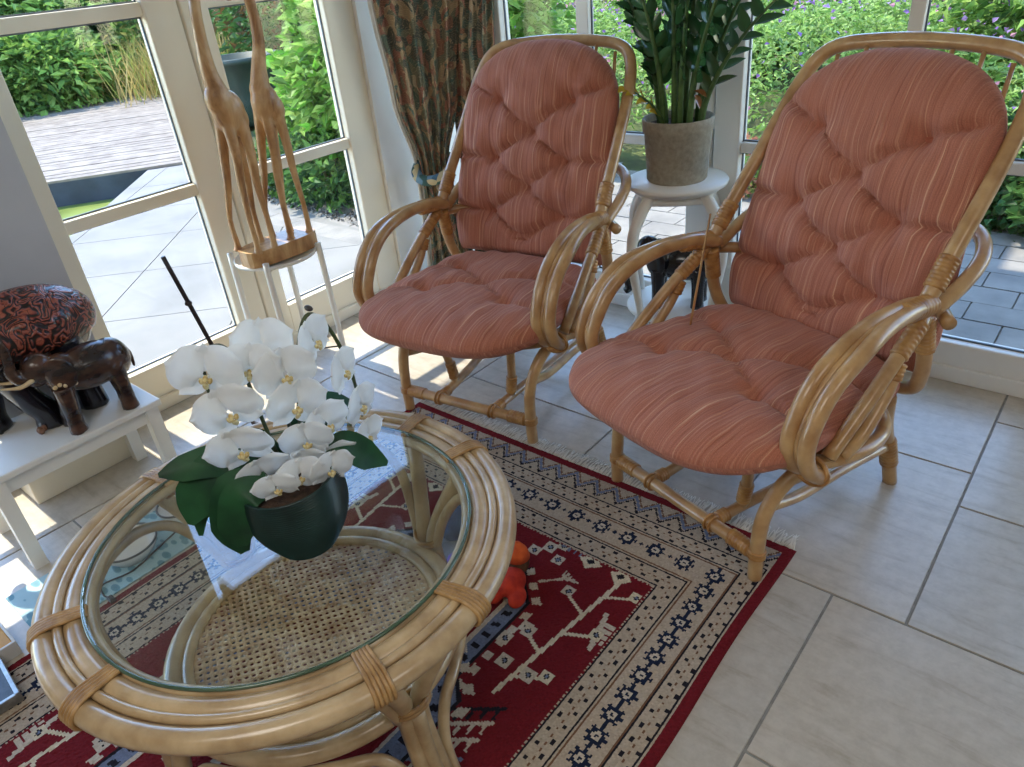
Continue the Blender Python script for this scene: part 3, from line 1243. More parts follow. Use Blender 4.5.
# guard bands with dots, and lines
for (lo, hi) in ((.03, .083), (.185, .245)):
    mid = (lo + hi) / 2
    for k, off in enumerate((-.014, .014)):
        t = ((along / .042 + .5 * k) % 1.0)
        col[band(lo, hi) & (np.abs(D - mid - off) < .0048) & (np.abs(t - .5) < .13)] = DARK
    t2 = ((along / .021) % 1.0)
    col[band(lo, hi) & (np.abs(D - mid) < .003) & (np.abs(t2 - .5) < .2)] = BROWN
for (p, wdt, c_) in ((.033, .003, DARK), (.083, .003, DARK), (.091, .002, BROWN), (.178, .002, BROWN), (.187, .003, DARK), (.246, .003, DARK)):
    col[(np.abs(D - p) < wdt * .5 + .0009)] = c_
col[D >= .25] = RED
dott = ((along / .012) % 1.0)
col[(np.abs(D - .252) < .003) & (dott < .5)] = CREAM


def stamp_star(cx, cy, r):
    q = np.hypot(GX - cx, GY - cy)
    a = np.arctan2(GY - cy, GX - cx)
    rr = r * (.72 + .28 * (np.cos(8 * a) > .1))
    m = (q < rr)
    col[m] = NAVY
    ax_, ay_ = np.abs(GX - cx), np.abs(GY - cy)
    col[m & (q < r * .42)] = PALE
    col[(q < r * .16)] = NAVY


ys = np.arange(1.373, RY0 + .15, -.0635)
for y_ in ys:
    for x_ in (RX0 + .1345, RX1 - .1345):
        stamp_star(x_, y_, .0275)
        m = (np.abs(GX - x_) + np.abs(GY - (y_ + .032)) < .007)
        col[m] = NAVY
for y_ in (1.374, RY0 + FAR + .1345):
    for x_ in np.arange(RX1 - .1345 - .0905, RX0 + .16, -.0905):
        stamp_star(x_, y_, .0285)
        m = (np.abs(GX - x_ + .045) + np.abs(GY - y_) < .008)
        col[m] = NAVY


def diamond(cx, cy, rx, ry, c_):
    col[(np.abs(GX - cx) / rx + np.abs(GY - cy) / ry < 1) & (D > .256)] = c_


def rect(x0, x1, y0, y1, c_):
    col[(GX >= x0) & (GX < x1) & (GY >= y0) & (GY < y1) & (D > .256)] = c_


def line(x0, y0, x1, y1, w, c_):
    vx, vy = x1 - x0, y1 - y0
    t = np.clip(((GX - x0) * vx + (GY - y0) * vy) / (vx * vx + vy * vy), 0, 1)
    col[(np.hypot(GX - x0 - t * vx, GY - y0 - t * vy) < w) & (D > .256)] = c_


def flower(cx, cy, r, c_=PALE, cc=GREYB):
    for k in range(4):
        a = PI / 4 + k * PI / 2
        px, py = cx + r * .58 * math.cos(a), cy + r * .58 * math.sin(a)
        col[(np.maximum(np.abs(GX - px), np.abs(GY - py)) < r * .42) & (D > .256)] = c_
    diamond(cx, cy, r * .5, r * .5, DARK)
    diamond(cx, cy, r * .28, r * .28, cc)


MX = (RX0 + RX1) / 2
MY = .534
rr_ = random.Random(3)
for sy in (1, -1):
    for sx in (1, -1):
        # corner motif, mirrored four ways
        def px(x_):
            return MX + sx * (x_ - MX)

        def py(y_):
            return MY + sy * (y_ - MY)
        # stepped corner
        line(px(-.735), py(.985), px(-.76), py(1.10), .007, PALE)
        for k in range(5):
            rect(min(px(-.712 - .012 * k), px(-.706)), max(px(-.712 - .012 * k), px(-.706)), min(py(.99 + k * .018), py(1.004 + k * .018)), max(py(.99 + k * .018), py(1.004 + k * .018)), PALE)
        # main branch
        line(px(-.85), py(.755), px(-.785), py(1.255), .006, IVORY)
        for t, dx in ((.12, .055), (.3, -.06), (.46, .06), (.62, -.062), (.78, .058)):
            bx, by = -.85 + .065 * t, .755 + .5 * t
            line(px(bx), py(by), px(bx + dx), py(by + .03), .0045, IVORY)
            flower(px(bx + dx * 1.25), py(by + .045), .020, IVORY if dx > 0 else PALE)
        diamond(px(-.80), py(1.232), .034, .030, IVORY)
        diamond(px(-.80), py(1.232), .013, .012, DARK)
        diamond(px(-.90), py(1.235), .036, .030, IVORY)
        diamond(px(-.90), py(1.235), .013, .012, DARK)
        for (fx, fy) in ((-.93, .892), (-.894, .943), (-.886, .839), (-.812, .839), (-.985, .86), (-.98, 1.19), (-1.03, 1.22), (-1.0, 1.245), (-1.06, 1.185)):
            flower(px(fx), py(fy), .021, PALE, GREYB)
        diamond(px(-.972), py(.925), .026, .026, GREYB)
        flower(px(-.972), py(.925), .026, GREYB, PALE)
        # combs
        for (cy_, c_) in ((.735, DARK), (.69, PALE), (.64, PALE), (.585, GREYB)):
            line(px(-.91), py(cy_ - .08), px(-.80), py(cy_), .005, c_)
            for k in range(5):
                bx = -.905 + .024 * k
                by = cy_ - .078 + .0175 * k
                line(px(bx), py(by), px(bx + .004), py(by - .026), .004, c_)
        # little beast
        rect(min(px(-.985), px(-.935)), max(px(-.985), px(-.935)), min(py(1.255), py(1.28)), max(py(1.255), py(1.28)), GREYB)
        for k in range(3):
            rect(min(px(-.982 + k * .02), px(-.976 + k * .02)), max(px(-.982 + k * .02), px(-.976 + k * .02)), min(py(1.235), py(1.26)), max(py(1.235), py(1.26)), GREYB)
        # fan comb and triangle
        line(px(-.975), py(1.095), px(-.93), py(1.135), .004, PALE)
        for k in range(5):
            line(px(-.93), py(1.135), px(-.925 + .012 * k - .01), py(1.165 - .004 * k), .003, PALE)
        diamond(px(-1.02), py(1.11), .022, .02, DARK)
# central hexagon medallions, blue grey, with hooked outline
for (cx, cy, rx, ry) in ((MX, MY + .33, .26, .25), (MX, MY - .33, .26, .25), (MX, MY, .31, .26)):
    h = np.maximum(np.abs(GX - cx) / rx * .62 + np.abs(GY - cy) / ry * .62, np.maximum(np.abs(GY - cy) / ry, np.abs(GX - cx) / rx))
    col[h < 1.0] = DARK
    col[h < .965] = GREYB
    col[(h < .80)] = PALE
    col[(h < .76)] = RED
    t = ((np.arctan2(GY - cy, GX - cx) / (2 * PI) * 36) % 1.0)
    col[(h > 1.02) & (h < 1.10) & (t < .45) & (D > .256)] = PALE
    col[(h > .84) & (h < .92) & (t < .35)] = DARK
    for k in range(6):
        a = k * PI / 3
        flower(cx + rx * .5 * math.cos(a), cy + ry * .45 * math.sin(a), .024)
    flower(cx, cy, .05, IVORY, NAVY)
# wool irregularity
nz = nrng.normal(1.0, .07, (nx, ny, 1))
# abrash: slow change of dye along the length
col = np.clip(col * nz, 0, 1)
# vertices
vx = np.linspace(RX0, RX1, nx + 1)
vy = np.linspace(RY0, RY1, ny + 1)
VX, VY = np.meshgrid(vx, vy, indexing='ij')
wob = .004 * np.sin(VY * 9) * (1 - np.minimum(1, np.minimum(VX - RX0, RX1 - VX) / .1))
VZ = .007 + nrng.normal(0, .0007, VX.shape) + .0012 * np.sin(VX * 5) * np.sin(VY * 4)
edge = (np.minimum(np.minimum(VX - RX0, RX1 - VX), np.minimum(VY - RY0, RY1 - VY)) < .0015)
VZ[edge] = .001
V = np.stack([VX + wob, VY, VZ], -1).reshape(-1, 3)
I = np.arange((nx + 1) * (ny + 1)).reshape(nx + 1, ny + 1)
F = np.stack([I[:-1, :-1], I[1:, :-1], I[1:, 1:], I[:-1, 1:]], -1).reshape(-1, 4)


def np_mesh(name, V, F, mat, parent=None, smooth=False):
    me = bpy.data.meshes.new(name)
    k = F.shape[1]
    me.vertices.add(len(V))
    me.vertices.foreach_set('co', np.asarray(V, np.float32).ravel())
    me.loops.add(F.size)
    me.loops.foreach_set('vertex_index', F.astype(np.int32).ravel())
    me.polygons.add(len(F))
    me.polygons.foreach_set('loop_start', np.arange(0, F.size, k, dtype=np.int32))
    me.polygons.foreach_set('loop_total', np.full(len(F), k, np.int32))
    me.polygons.foreach_set('use_smooth', np.full(len(F), smooth))
    me.update(calc_edges=True)
    me.materials.append(mat)
    o = bpy.data.objects.new(name, me)
    C.objects.link(o)
    if parent is not None:
        o.parent = parent
    return o


M_rug = mat_attr('rug_wool', .95, 0, .1, .6, 420)
rug = np_mesh('rug', V, F, M_rug)
face_attr(rug, col.reshape(-1, 3))
tag(rug, 'dark red oriental rug with cream star borders under the coffee table', 'rug')
fr = MB()
for k in range(460):
    x = RX0 + (k + .5) * (RX1 - RX0) / 460 + rnd.uniform(-.002, .002)
    a = rnd.uniform(-.3, .3)
    ln = rnd.uniform(.045, .065)
    fr.tube([(x, RY1 - .004, .004), (x + a * ln * .5, RY1 + ln * .5, .006), (x + a * ln, RY1 + ln, .003)], [.0019, .0016, .001], 4, per=2)
fg = fr.build('fringe', mat_noise('fringe_cotton', srgb(226, 218, 202), srgb(240, 234, 222), 40, .95), rug)
fg['kind'] = 'stuff'
fg['label'] = 'pale cotton fringe along the far end'

# ------------------------------------------------------------------ orchid on the table
ORC = Vector((-1.075, .537, .535))
orch = thing('potted_orchid', 'white flowering orchid in a dark green ribbed pot on the glass table', 'plant', ORC)
M_pot = mat_noise('dark_green_ceramic', srgb(14, 40, 38), srgb(26, 62, 56), 9, .35, coat=.2)
pm = MB()
prof = []
nrib = 34
for i in range(nrib * 3 + 1):
    t = i / (nrib * 3)
    r = .056 + .040 * math.sin(min(1, t * 1.6) * PI / 2) - .003 * max(0, t - .85) / .15
    prof.append((r + .0022 * math.cos(i * 2 * PI / 3), .002 + t * .158))
prof = [(.0, .001), (.050, .001)] + prof + [(.090, .162), (.086, .158), (.083, .142), (.0, .140)]
pm.lathe(prof, seg=56, cap=False)
# one side of the bowl rises higher than the other
for i, (x, y_, z) in enumerate(pm.v):
    tilt = (x * .62 + y_ * .78)
    pm.v[i] = (x, y_, z * (1 + .45 * tilt * (z / .11)))
pm.build('pot', M_pot, orch)
so_ = MB()
so_.lathe([(0, .152), (.05, .149), (.082, .143)], seg=32, cap=False)
so_.build('soil', M_soil, orch)


def leaf_blade(mb, pts, widths, fold=.25, up=(0, 0, 1), nacross=7, colr=None, th=.0012):
    """strap leaf along pts"""
    P = [Vector(p) for p in pts]
    path, wd = [], []
    n = len(P)
    per = 6
    for i in range(n - 1):
        p0 = P[i - 1] if i else P[0] * 2 - P[1]
        p1, p2 = P[i], P[i + 1]
        p3 = P[i + 2] if i + 2 < n else P[-1] * 2 - P[-2]
        for k in range(per):
            t = k / per
            path.append(.5 * ((2 * p1) + (p2 - p0) * t + (2 * p0 - 5 * p1 + 4 * p2 - p3) * t * t + (3 * p1 - p0 - 3 * p2 + p3) * t ** 3))
            wd.append(widths[i] * (1 - t) + widths[i + 1] * t)
    path.append(P[-1])
    wd.append(widths[-1])
    vs, fs = [], []
    m = len(path)
    upv = Vector(up)
    for side in (1, -1):
        base = len(vs)
        for i in range(m):
            tg = (path[min(i + 1, m - 1)] - path[max(i - 1, 0)]).normalized()
            sd = tg.cross(upv)
            sd = sd.normalized() if sd.length > 1e-6 else Vector((1, 0, 0))
            nn_ = sd.cross(tg).normalized()
            for j in range(nacross):
                q = (j / (nacross - 1)) * 2 - 1
                vs.append(path[i] + sd * (q * wd[i]) + nn_ * (abs(q) ** 1.4 * wd[i] * fold + side * th))
        for i in range(m - 1):
            for j in range(nacross - 1):
                a = base + i * nacross + j
                q = (a, a + 1, a + nacross + 1, a + nacross)
                fs.append(q if side > 0 else q[::-1])
    mb.add(vs, fs)


M_oleaf = mat_noise('orchid_leaf', srgb(18, 54, 34), srgb(34, 84, 48), 12, .5, 0, 0, spec=.3)
for pts, wds in [
    ([(-1.12, .53, .69), (-1.165, .46, .715), (-1.19, .41, .675), (-1.197, .383, .63)], [.014, .036, .032, .004]),
    ([(-1.125, .53, .69), (-1.18, .47, .73), (-1.215, .41, .735), (-1.235, .375, .735)], [.012, .024, .018, .003]),
    ([(-1.09, .50, .70), (-1.112, .452, .70), (-1.122, .428, .63), (-1.12, .43, .565)], [.014, .030, .028, .006]),
    ([(-1.075, .50, .70), (-1.088, .448, .70), (-1.10, .428, .64), (-1.108, .425, .59)], [.012, .026, .026, .006]),
    ([(-1.13, .515, .69), (-1.178, .452, .69), (-1.20, .41, .64), (-1.205, .395, .59)], [.01, .014, .012, .003]),
    ([(-1.13, .56, .69), (-1.175, .54, .72), (-1.20, .51, .735), (-1.205, .49, .745)], [.012, .026, .024, .006]),
    ([(-1.12, .58, .69), (-1.15, .65, .72), (-1.16, .72, .72), (-1.165, .77, .70)], [.012, .028, .026, .004]),
    ([(-1.07, .59, .69), (-1.05, .65, .70), (-1.04, .69, .66), (-1.02, .72, .63)], [.012, .024, .022, .004])]:
    b = MB()
    loc = [tuple(Vector(p) - ORC) for p in pts]
    leaf_blade(b, loc, [w_ * 1.4 for w_ in wds], .16, up=(.62, -.28, .72))
    b.build('leaf', M_oleaf, orch)
M_ostem = mat_noise('orchid_stem', srgb(44, 52, 28), srgb(72, 84, 42), 30, .5)
for pts in ([(-1.12, .56, .62), (-1.135, .55, .78), (-1.145, .545, .90), (-1.15, .52, .955), (-1.145, .48, .94), (-1.12, .465, .86), (-1.10, .47, .77), (-1.09, .49, .70)],
            [(-1.115, .585, .62), (-1.12, .62, .78), (-1.125, .66, .90), (-1.13, .70, .945), (-1.115, .73, .90), (-1.10, .745, .80), (-1.09, .74, .70)],
            [(-1.11, .575, .62), (-1.11, .585, .76), (-1.11, .59, .86), (-1.09, .60, .90), (-1.075, .61, .84), (-1.07, .63, .75), (-1.07, .64, .67)]):
    b = MB()
    b.tube([tuple(Vector(p) + Vector((-.032, .016, -.012)) * min(1, i_ / 2) - ORC) for i_, p in enumerate(pts)], [.004] * (len(pts) - 1) + [.002], 8)
    b.build('stem', M_ostem, orch)
b = MB()
b.ell(Vector((-1.15, .712, .950)) - ORC, (.012, .006, .006), None, 10, 6)
b.build('stem_clip', M_dark, orch)
b = MB()
b.ell(Vector((-1.18, .53, .94)) - ORC, (.006, .007, .007), None, 10, 6)
b.build('stem_clip', M_dark, orch)
pmat, nt, bs, out = newmat('orchid_petal')
v = coords(nt)
n = noise(nt, v, 30, 3)
r = ramp(nt, [(.3, srgb(240, 242, 242)), (.7, srgb(250, 251, 250))])
nt.links.new(n.outputs['Fac'], r.inputs[0])
nt.links.new(r.outputs[0], bs.inputs['Base Color'])
bs.inputs['Roughness'].default_value = .6
bs.inputs['Specular IOR Level'].default_value = .25
tl = N(nt, 'ShaderNodeBsdfTranslucent')
nt.links.new(r.outputs[0], tl.inputs['Color'])
mx = N(nt, 'ShaderNodeMixShader')
mx.inputs[0].default_value = .35
nt.links.new(bs.outputs[0], mx.inputs[1])
nt.links.new(tl.outputs[0], mx.inputs[2])
nt.links.new(mx.outputs[0], out.inputs['Surface'])
M_petal = pmat
M_lip = mat_noise('orchid_lip', srgb(188, 150, 70), srgb(232, 224, 176), 130, .5)


def make_flower():
    b = MB()

    def petal(ang, length, width, off=.004, cup=.18, blunt=2.0):
        ca_, sa_ = math.cos(ang), math.sin(ang)
        nl, na = 10, 9
        vs, fs = [], []
        for i in range(nl + 1):
            t = i / nl
            w = width * (math.sin(PI * min(1, t ** .75)) ** (1 / blunt)) if 0 < t < 1 else width * .06
            rr2 = .004 + length * t
            for j in range(na):
                q = j / (na - 1) * 2 - 1
                px_, py_ = rr2 * (1 - .10 * q * q * t), q * w
                pz = off + cup * length * (t ** 2) * .3 - cup * width * q * q * .8 + .0015 * math.sin(7 * t + 4 * q)
                vs.append((px_ * ca_ - py_ * sa_, px_ * sa_ + py_ * ca_, pz))
        for i in range(nl):
            for j in range(na - 1):
                a = i * na + j
                fs.append((a, a + na, a + na + 1, a + 1))
        b.add(vs, fs)
    up = PI / 2
    petal(up, .046, .021, .0)
    petal(up + 2.25, .046, .020, .0)
    petal(up - 2.25, .046, .020, .0)
    petal(up + 1.15, .053, .038, .005, .20, 3.0)
    petal(up - 1.15, .053, .038, .005, .20, 3.0)
    f = b.build('flower', M_petal)
    l = MB()
    l.ell((0, -.003, .011), (.004, .0035, .007), Matrix.Rotation(.5, 3, 'X'), 10, 8)
    l.ell((.006, -.007, .009), (.003, .005, .005), Matrix.Rotation(-.5, 3, 'Y'), 10, 8)
    l.ell((-.006, -.007, .009), (.003, .005, .005), Matrix.Rotation(.5, 3, 'Y'), 10, 8)
    l.ell((0, -.014, .011), (.0045, .009, .003), Matrix.Rotation(.5, 3, 'X'), 10, 8)
    l.build('lip', M_lip, f)
    return f


flower0 = make_flower()
camp = Vector((0, 0, 1.5))
FL = [((-1.146, .482, .922), -.25, -.1, 1.12), ((-1.120, .489, .849), -.15, -.25, 1.1), ((-1.112, .483, .775), -.2, -.4, 1.08), ((-1.105, .508, .706), .1, -.5, 1.05),
      ((-1.145, .595, .922), .3, .2, 1.05), ((-1.098, .599, .877), .2, -.1, 1.05), ((-1.087, .597, .815), .3, -.2, 1.05), ((-1.076, .641, .751), .5, -.2, .95),
      ((-1.127, .690, .895), .9, -.1, .95), ((-1.102, .722, .821), 1.0, -.1, .9), ((-1.094, .738, .736), .9, -.2, .9), ((-1.086, .732, .668), .8, -.3, .85),
      ((-1.072, .632, .668), .3, -.4, 1.0), ((-1.072, .590, .745), -.1, -.3, .9), ((-1.082, .575, .695), .0, -.5, .85), ((-1.125, .55, .905), -.1, .0, .95),
      ((-1.013, .526, .730), .1, -.25, .8), ((-.998, .580, .716), .35, -.3, .8), ((-1.022, .483, .728), -.2, -.45, .75)]
first = True
for (p, yaw, pit, scl) in FL:
    p = Vector(p)
    tocam = (camp - p).normalized()
    h = Vector((tocam.x, tocam.y, 0)).normalized()
    side = Vector((0, 0, 1)).cross(h)
    dirv = (h * math.cos(yaw) + side * math.sin(yaw)) + Vector((0, 0, pit + .12))
    dirv.normalize()
    xa = Vector((0, 0, 1)).cross(dirv).normalized()
    ya = dirv.cross(xa)
    roll = rnd.uniform(-.35, .35)
    M3 = Matrix((xa, ya, dirv)).transposed() @ Matrix.Rotation(roll, 3, 'Z')
    M4 = Matrix.Translation(p - ORC) @ M3.to_4x4() @ Matrix.Scale(scl * 1.07, 4)
    if first:
        flower0.parent = orch
        flower0.matrix_local = M4
        first = False
    else:
        inst(flower0, M4, orch)

# ------------------------------------------------------------------ white bench with the elephants
bench = thing('white_bench', 'low white painted bench below the grey wall carrying wooden elephants', 'bench', (-2.452, .52, 0))
b = MB()
b.box(-.17, .17, -.27, .27, .318, .34, bevel=.004)
b.build('seat_board', M_white, bench)
b = MB()
b.box(.13, .15, -.24, .24, .268, .318, bevel=.002)
b.box(-.15, -.13, -.24, .24, .268, .318, bevel=.002)
b.box(-.13, .13, -.24, -.22, .268, .318, bevel=.002)
b.box(-.13, .13, .22, .24, .268, .318, bevel=.002)
b.build('apron', M_white, bench)
for sx in (-1, 1):
    for sy in (-1, 1):
        b = MB()
        x0, y0 = sx * .145, sy * .235
        b.prism([(x0 - .02, y0 - .02), (x0 + .02, y0 - .02), (x0 + .02, y0 + .02), (x0 - .02, y0 + .02)], .0, .318)
        b.build('leg', M_white, bench)


def lump(name, mat, shapes, parent=None, vox=.006, sm=6):
    """one carved body from overlapping rounded volumes"""
    b = MB()
    for sh in shapes:
        if sh[0] == 'e':
            b.ell(sh[1], sh[2], sh[3] if len(sh) > 3 else None, 20, 14)
        else:
            b.tube(sh[1], sh[2], 14, per=5)
    return b.build(name, mat, parent, remesh=vox, smooth_it=sm)


def wood_dark(name, dark, light, sc_=9, gl=.25):
    return mat_noise(name, dark, light, sc_, gl, 0, 0, (1, 1, 2.2), coat=.4, lo=.42, hi=.72)


M_ele = wood_dark('dark_carved_wood', srgb(32, 26, 28), srgb(104, 70, 50), 9)
M_ele_black = wood_dark('blackened_carved_wood', srgb(14, 14, 20), srgb(34, 34, 46), 9)
M_ivory = mat_noise('pale_tusk', srgb(214, 180, 130), srgb(236, 214, 172), 20, .4)


def elephant(s):
    """shapes of a standing elephant facing -y, about 1 unit long, feet at z=0, scaled by s"""
    def q(*p):
        return tuple(c * s for c in p)
    sh = [('e', q(0, .12, .60), q(.23, .38, .25)), ('e', q(0, .34, .58), q(.20, .20, .24)), ('e', q(0, -.16, .64), q(.18, .2, .22)),
          ('e', q(0, -.36, .79), q(.14, .16, .17)), ('e', q(0, -.40, .72), q(.10, .13, .12))]
    return sh, q


# small dark elephant, trunk raised
se = thing('elephant_figurine', 'small dark wooden elephant with raised trunk and pale tusk on the bench', 'figurine', (-2.36, .625, .34), .0, 'wooden elephants')
s = .285
sh, q = elephant(s)
for sx, yy, sw in ((-.13, -.20, -.05), (.13, -.26, -.02), (-.13, .33, .05), (.13, .30, .0)):
    sh.append(('t', [q(sx, yy, .55), q(sx * 1.02, yy + sw * .5, .28), q(sx * 1.02, yy + sw, .10), q(sx * 1.02, yy + sw, .0)], [.105 * s, .085 * s, .085 * s, .095 * s]))
sh.append(('t', [q(0, -.42, .76), q(0, -.53, .73), q(0, -.595, .83), q(0, -.57, 1.02), q(0, -.58, 1.18), q(0, -.66, 1.27)], [.085 * s, .07 * s, .06 * s, .052 * s, .045 * s, .04 * s]))
sh.append(('t', [q(0, .48, .70), q(0, .55, .55), q(0, .54, .38)], [.025 * s, .02 * s, .02 * s]))
lump('body', M_ele, sh, se, .0042, 5)
for sx in (-1, 1):
    b = MB()
    b.ell(q(sx * .175, -.23, .71), q(.03, .15, .19), Matrix.Rotation(sx * -.45, 3, 'Z') @ Matrix.Rotation(.25, 3, 'X'), 16, 12)
    b.build('ear', M_ele, se)
    b = MB()
    b.tube([q(sx * .075, -.46, .72), q(sx * .10, -.60, .71), q(sx * .10, -.76, .77)], [.026 * s, .022 * s, .006 * s], 8)
    b.build('tusk', M_ivory, se)
    b = MB()
    for k in range(5):
        b.ell(q(sx * (.20 - .004 * k), -.335 + .05 * k, .60 - .012 * k + .02 * (k % 2)), q(.012, .024, .024), None, 8, 6)
    b.build('ear_border', M_ivory, se)

# big elephant behind
be = thing('elephant_figurine', 'large dark elephant with red carved saddle blanket on the bench beside the wall', 'figurine', (-2.515, .495, .34), .0, 'wooden elephants')
s = .485
sh, q = elephant(s)
for sx, yy, sw in ((-.13, -.14, -.06), (.13, -.10, .14), (-.13, .32, .05), (.13, .30, .02)):
    sh.append(('t', [q(sx, yy, .52), q(sx * 1.02, yy + sw * .5, .25), q(sx * 1.02, yy + sw, .10), q(sx * 1.02, yy + sw, .0)], [.105 * s, .085 * s, .085 * s, .095 * s]))
sh.append(('t', [q(.02, -.48, .72), q(.03, -.60, .55), q(.03, -.64, .35), q(.03, -.60, .18)], [.085 * s, .07 * s, .055 * s, .04 * s]))
lump('body', M_ele_black, sh, be, .0065, 5)


def mat_blanket():
    m, nt, b, out = newmat('carved_red_blanket')
    v = coords(nt)
    vo = N(nt, 'ShaderNodeTexVoronoi', feature='DISTANCE_TO_EDGE')
    vo.inputs['Scale'].default_value = 40
    n0 = noise(nt, v, 9, 2)
    mixv = N(nt, 'ShaderNodeMixRGB', blend_type='ADD')
    mixv.inputs[0].default_value = .12
    nt.links.new(v, mixv.inputs[1])
    nt.links.new(n0.outputs['Color'], mixv.inputs[2])
    nt.links.new(mixv.outputs[0], vo.inputs['Vector'])
    nsw = noise(nt, v, 17, 1, .5, 1.2)
    ms_ = N(nt, 'ShaderNodeMath', operation='MULTIPLY')
    ms_.inputs[1].default_value = 42
    nt.links.new(nsw.outputs['Fac'], ms_.inputs[0])
    sn_ = N(nt, 'ShaderNodeMath', operation='SINE')
    nt.links.new(ms_.outputs[0], sn_.inputs[0])
    wv = N(nt, 'ShaderNodeMath', operation='MULTIPLY_ADD')
    wv.inputs[1].default_value = .5
    wv.inputs[2].default_value = .5
    nt.links.new(sn_.outputs[0], wv.inputs[0])
    r1 = ramp(nt, [(.005, srgb(16, 14, 16)), (.03, (1, 1, 1, 1))])
    nt.links.new(vo.outputs['Distance'], r1.inputs[0])
    r2 = ramp(nt, [(.25, srgb(30, 16, 14)), (.5, srgb(118, 44, 34)), (.85, srgb(160, 84, 62))])
    nt.links.new(wv.outputs[0], r2.inputs[0])
    mx = N(nt, 'ShaderNodeMixRGB', blend_type='MULTIPLY')
    mx.inputs[0].default_value = 1
    nt.links.new(r2.outputs[0], mx.inputs[1])
    nt.links.new(r1.outputs[0], mx.inputs[2])
    nt.links.new(mx.outputs[0], b.inputs['Base Color'])
    b.inputs['Roughness'].default_value = .35
    b.inputs['Coat Weight'].default_value = .3
    bump(nt, b, wv.outputs[0], .5, .006)
    return m


b = MB()
c0, r0 = Vector(q(0, .15, .60)), Vector(q(.25, .44, .272))
vs, fs = [], []
nr, ns = 16, 40
for i in range(nr + 1):
    th = .0 + i / nr * 1.95
    for k in range(ns):
        a = 2 * PI * k / ns
        scal = 1.0 + (.02 * math.cos(a * 10) if i == nr else 0)
        # poles along z
        vs.append(c0 + Vector((r0.x * math.sin(th) * math.cos(a), r0.y * math.sin(th) * math.sin(a), r0.z * math.cos(th) * scal)))
for i in range(nr):
    for k in range(ns):
        k2 = (k + 1) % ns
        fs.append((i * ns + k, (i + 1) * ns + k, (i + 1) * ns + k2, i * ns + k2))
b.add(vs, fs)
bl = b.build('saddle_blanket', mat_blanket(), be)
bl['label'] = 'red brown carved saddle blanket'
sd = bl.modifiers.new('t', 'SOLIDIFY')
sd.thickness = .006
b = MB()
for sx in (-1, 1):
    for k in range(4):
        yy = -.10 + .14 if sx > 0 else -.20
        b.ell(q(sx * .1326 + .085 * math.cos(-1.2 + .8 * k - PI / 2 + 1.2), yy + .098 * math.sin(-2.4 + .55 * k), .028), q(.016, .022, .024), None, 8, 6)
b.build('toenails', mat_noise('toenail', srgb(96, 66, 50), srgb(140, 100, 76), 30, .5), be)
for sx in (-1, 1):
    b = MB()
    b.ell(q(sx * .19, -.27, .70), q(.03, .18, .24), Matrix.Rotation(sx * -.35, 3, 'Z') @ Matrix.Rotation(.2, 3, 'X'), 16, 12)
    b.build('ear', M_ele_black, be)

# black elephant on the lower shelf of the plant stand
ke = thing('elephant_figurine', 'black elephant with hanging trunk on the lower shelf of the plant stand', 'figurine', (-1.33, 2.50, .1925), math.radians(-66), 'wooden elephants')
s = .30
sh, q = elephant(s)
for sx, yy in ((-.13, -.20), (.13, -.22), (-.13, .33), (.13, .30)):
    sh.append(('t', [q(sx, yy, .55), q(sx, yy, .28), q(sx, yy, .10), q(sx, yy, .0)], [.105 * s, .085 * s, .085 * s, .095 * s]))
sh.append(('t', [q(0, -.46, .74), q(0, -.62, .62), q(0, -.66, .40), q(0, -.62, .22), q(0, -.68, .16)], [.09 * s, .075 * s, .06 * s, .055 * s, .05 * s]))
lump('body', M_ele_black, sh, ke, .0045, 5)
for sx in (-1, 1):
    b = MB()
    b.ell(q(sx * .175, -.25, .66), q(.03, .15, .20), Matrix.Rotation(sx * -.45, 3, 'Z'), 16, 12)
    b.build('ear', M_ele_black, ke)

# ------------------------------------------------------------------ giraffe carving on its stool
STX, STY, STZ = -2.655, 1.555, .51
stl = thing('side_stool', 'round white metal tray stool with four legs standing before the garden window', 'stool', (STX, STY, 0))
b = MB()
b.lathe([(0, STZ - .012), (0.15, STZ - .012), (.166, STZ - .006), (.166, STZ + .006), (.160, STZ + .007), (.157, STZ), (0, STZ)], seg=56, cap=False)
b.build('tray_top', M_white, stl)
b = MB()
for zz in (.06,):
    b.tube([(.14 * c_, .14 * s_, zz) for c_, s_ in ((1, 1), (-1, -1))], .0035, 8, smooth_path=False)
    b.tube([(.14 * c_, .14 * s_, zz) for c_, s_ in ((1, -1), (-1, 1))], .0035, 8, smooth_path=False)
b.build('cross_brace', M_dark, stl)
for sx in (-1, 1):
    for sy in (-1, 1):
        b = MB()
        b.tube([(sx * .132, sy * .132, 0.003), (sx * .130, sy * .130, .25), (sx * .127, sy * .127, STZ + .028)], .0125, 12)
        lg = b.build('leg', M_white, stl)
        w = MB()
        w.tube([(sx * .132, sy * .132, 0.0), (sx * .132, sy * .132, .008)], .0135, 12, smooth_path=False)
        w.build('foot_cap', M_dark, lg)


def mat_gwood():
    m, nt, b, out = newmat('carved_pale_wood')
    v = coords(nt, (1, 1, .35))
    n = noise(nt, v, 16, 5, .6, .6)
    r = ramp(nt, [(.28, srgb(128, 82, 46)), (.45, srgb(190, 142, 90)), (.65, srgb(222, 184, 132))])
    nt.links.new(n.outputs['Fac'], r.inputs[0])
    nt.links.new(r.outputs[0], b.inputs['Base Color'])
    b.inputs['Roughness'].default_value = .42
    b.inputs['Coat Weight'].default_value = .2
    bump(nt, b, n.outputs['Fac'], .15, .004)
    return m


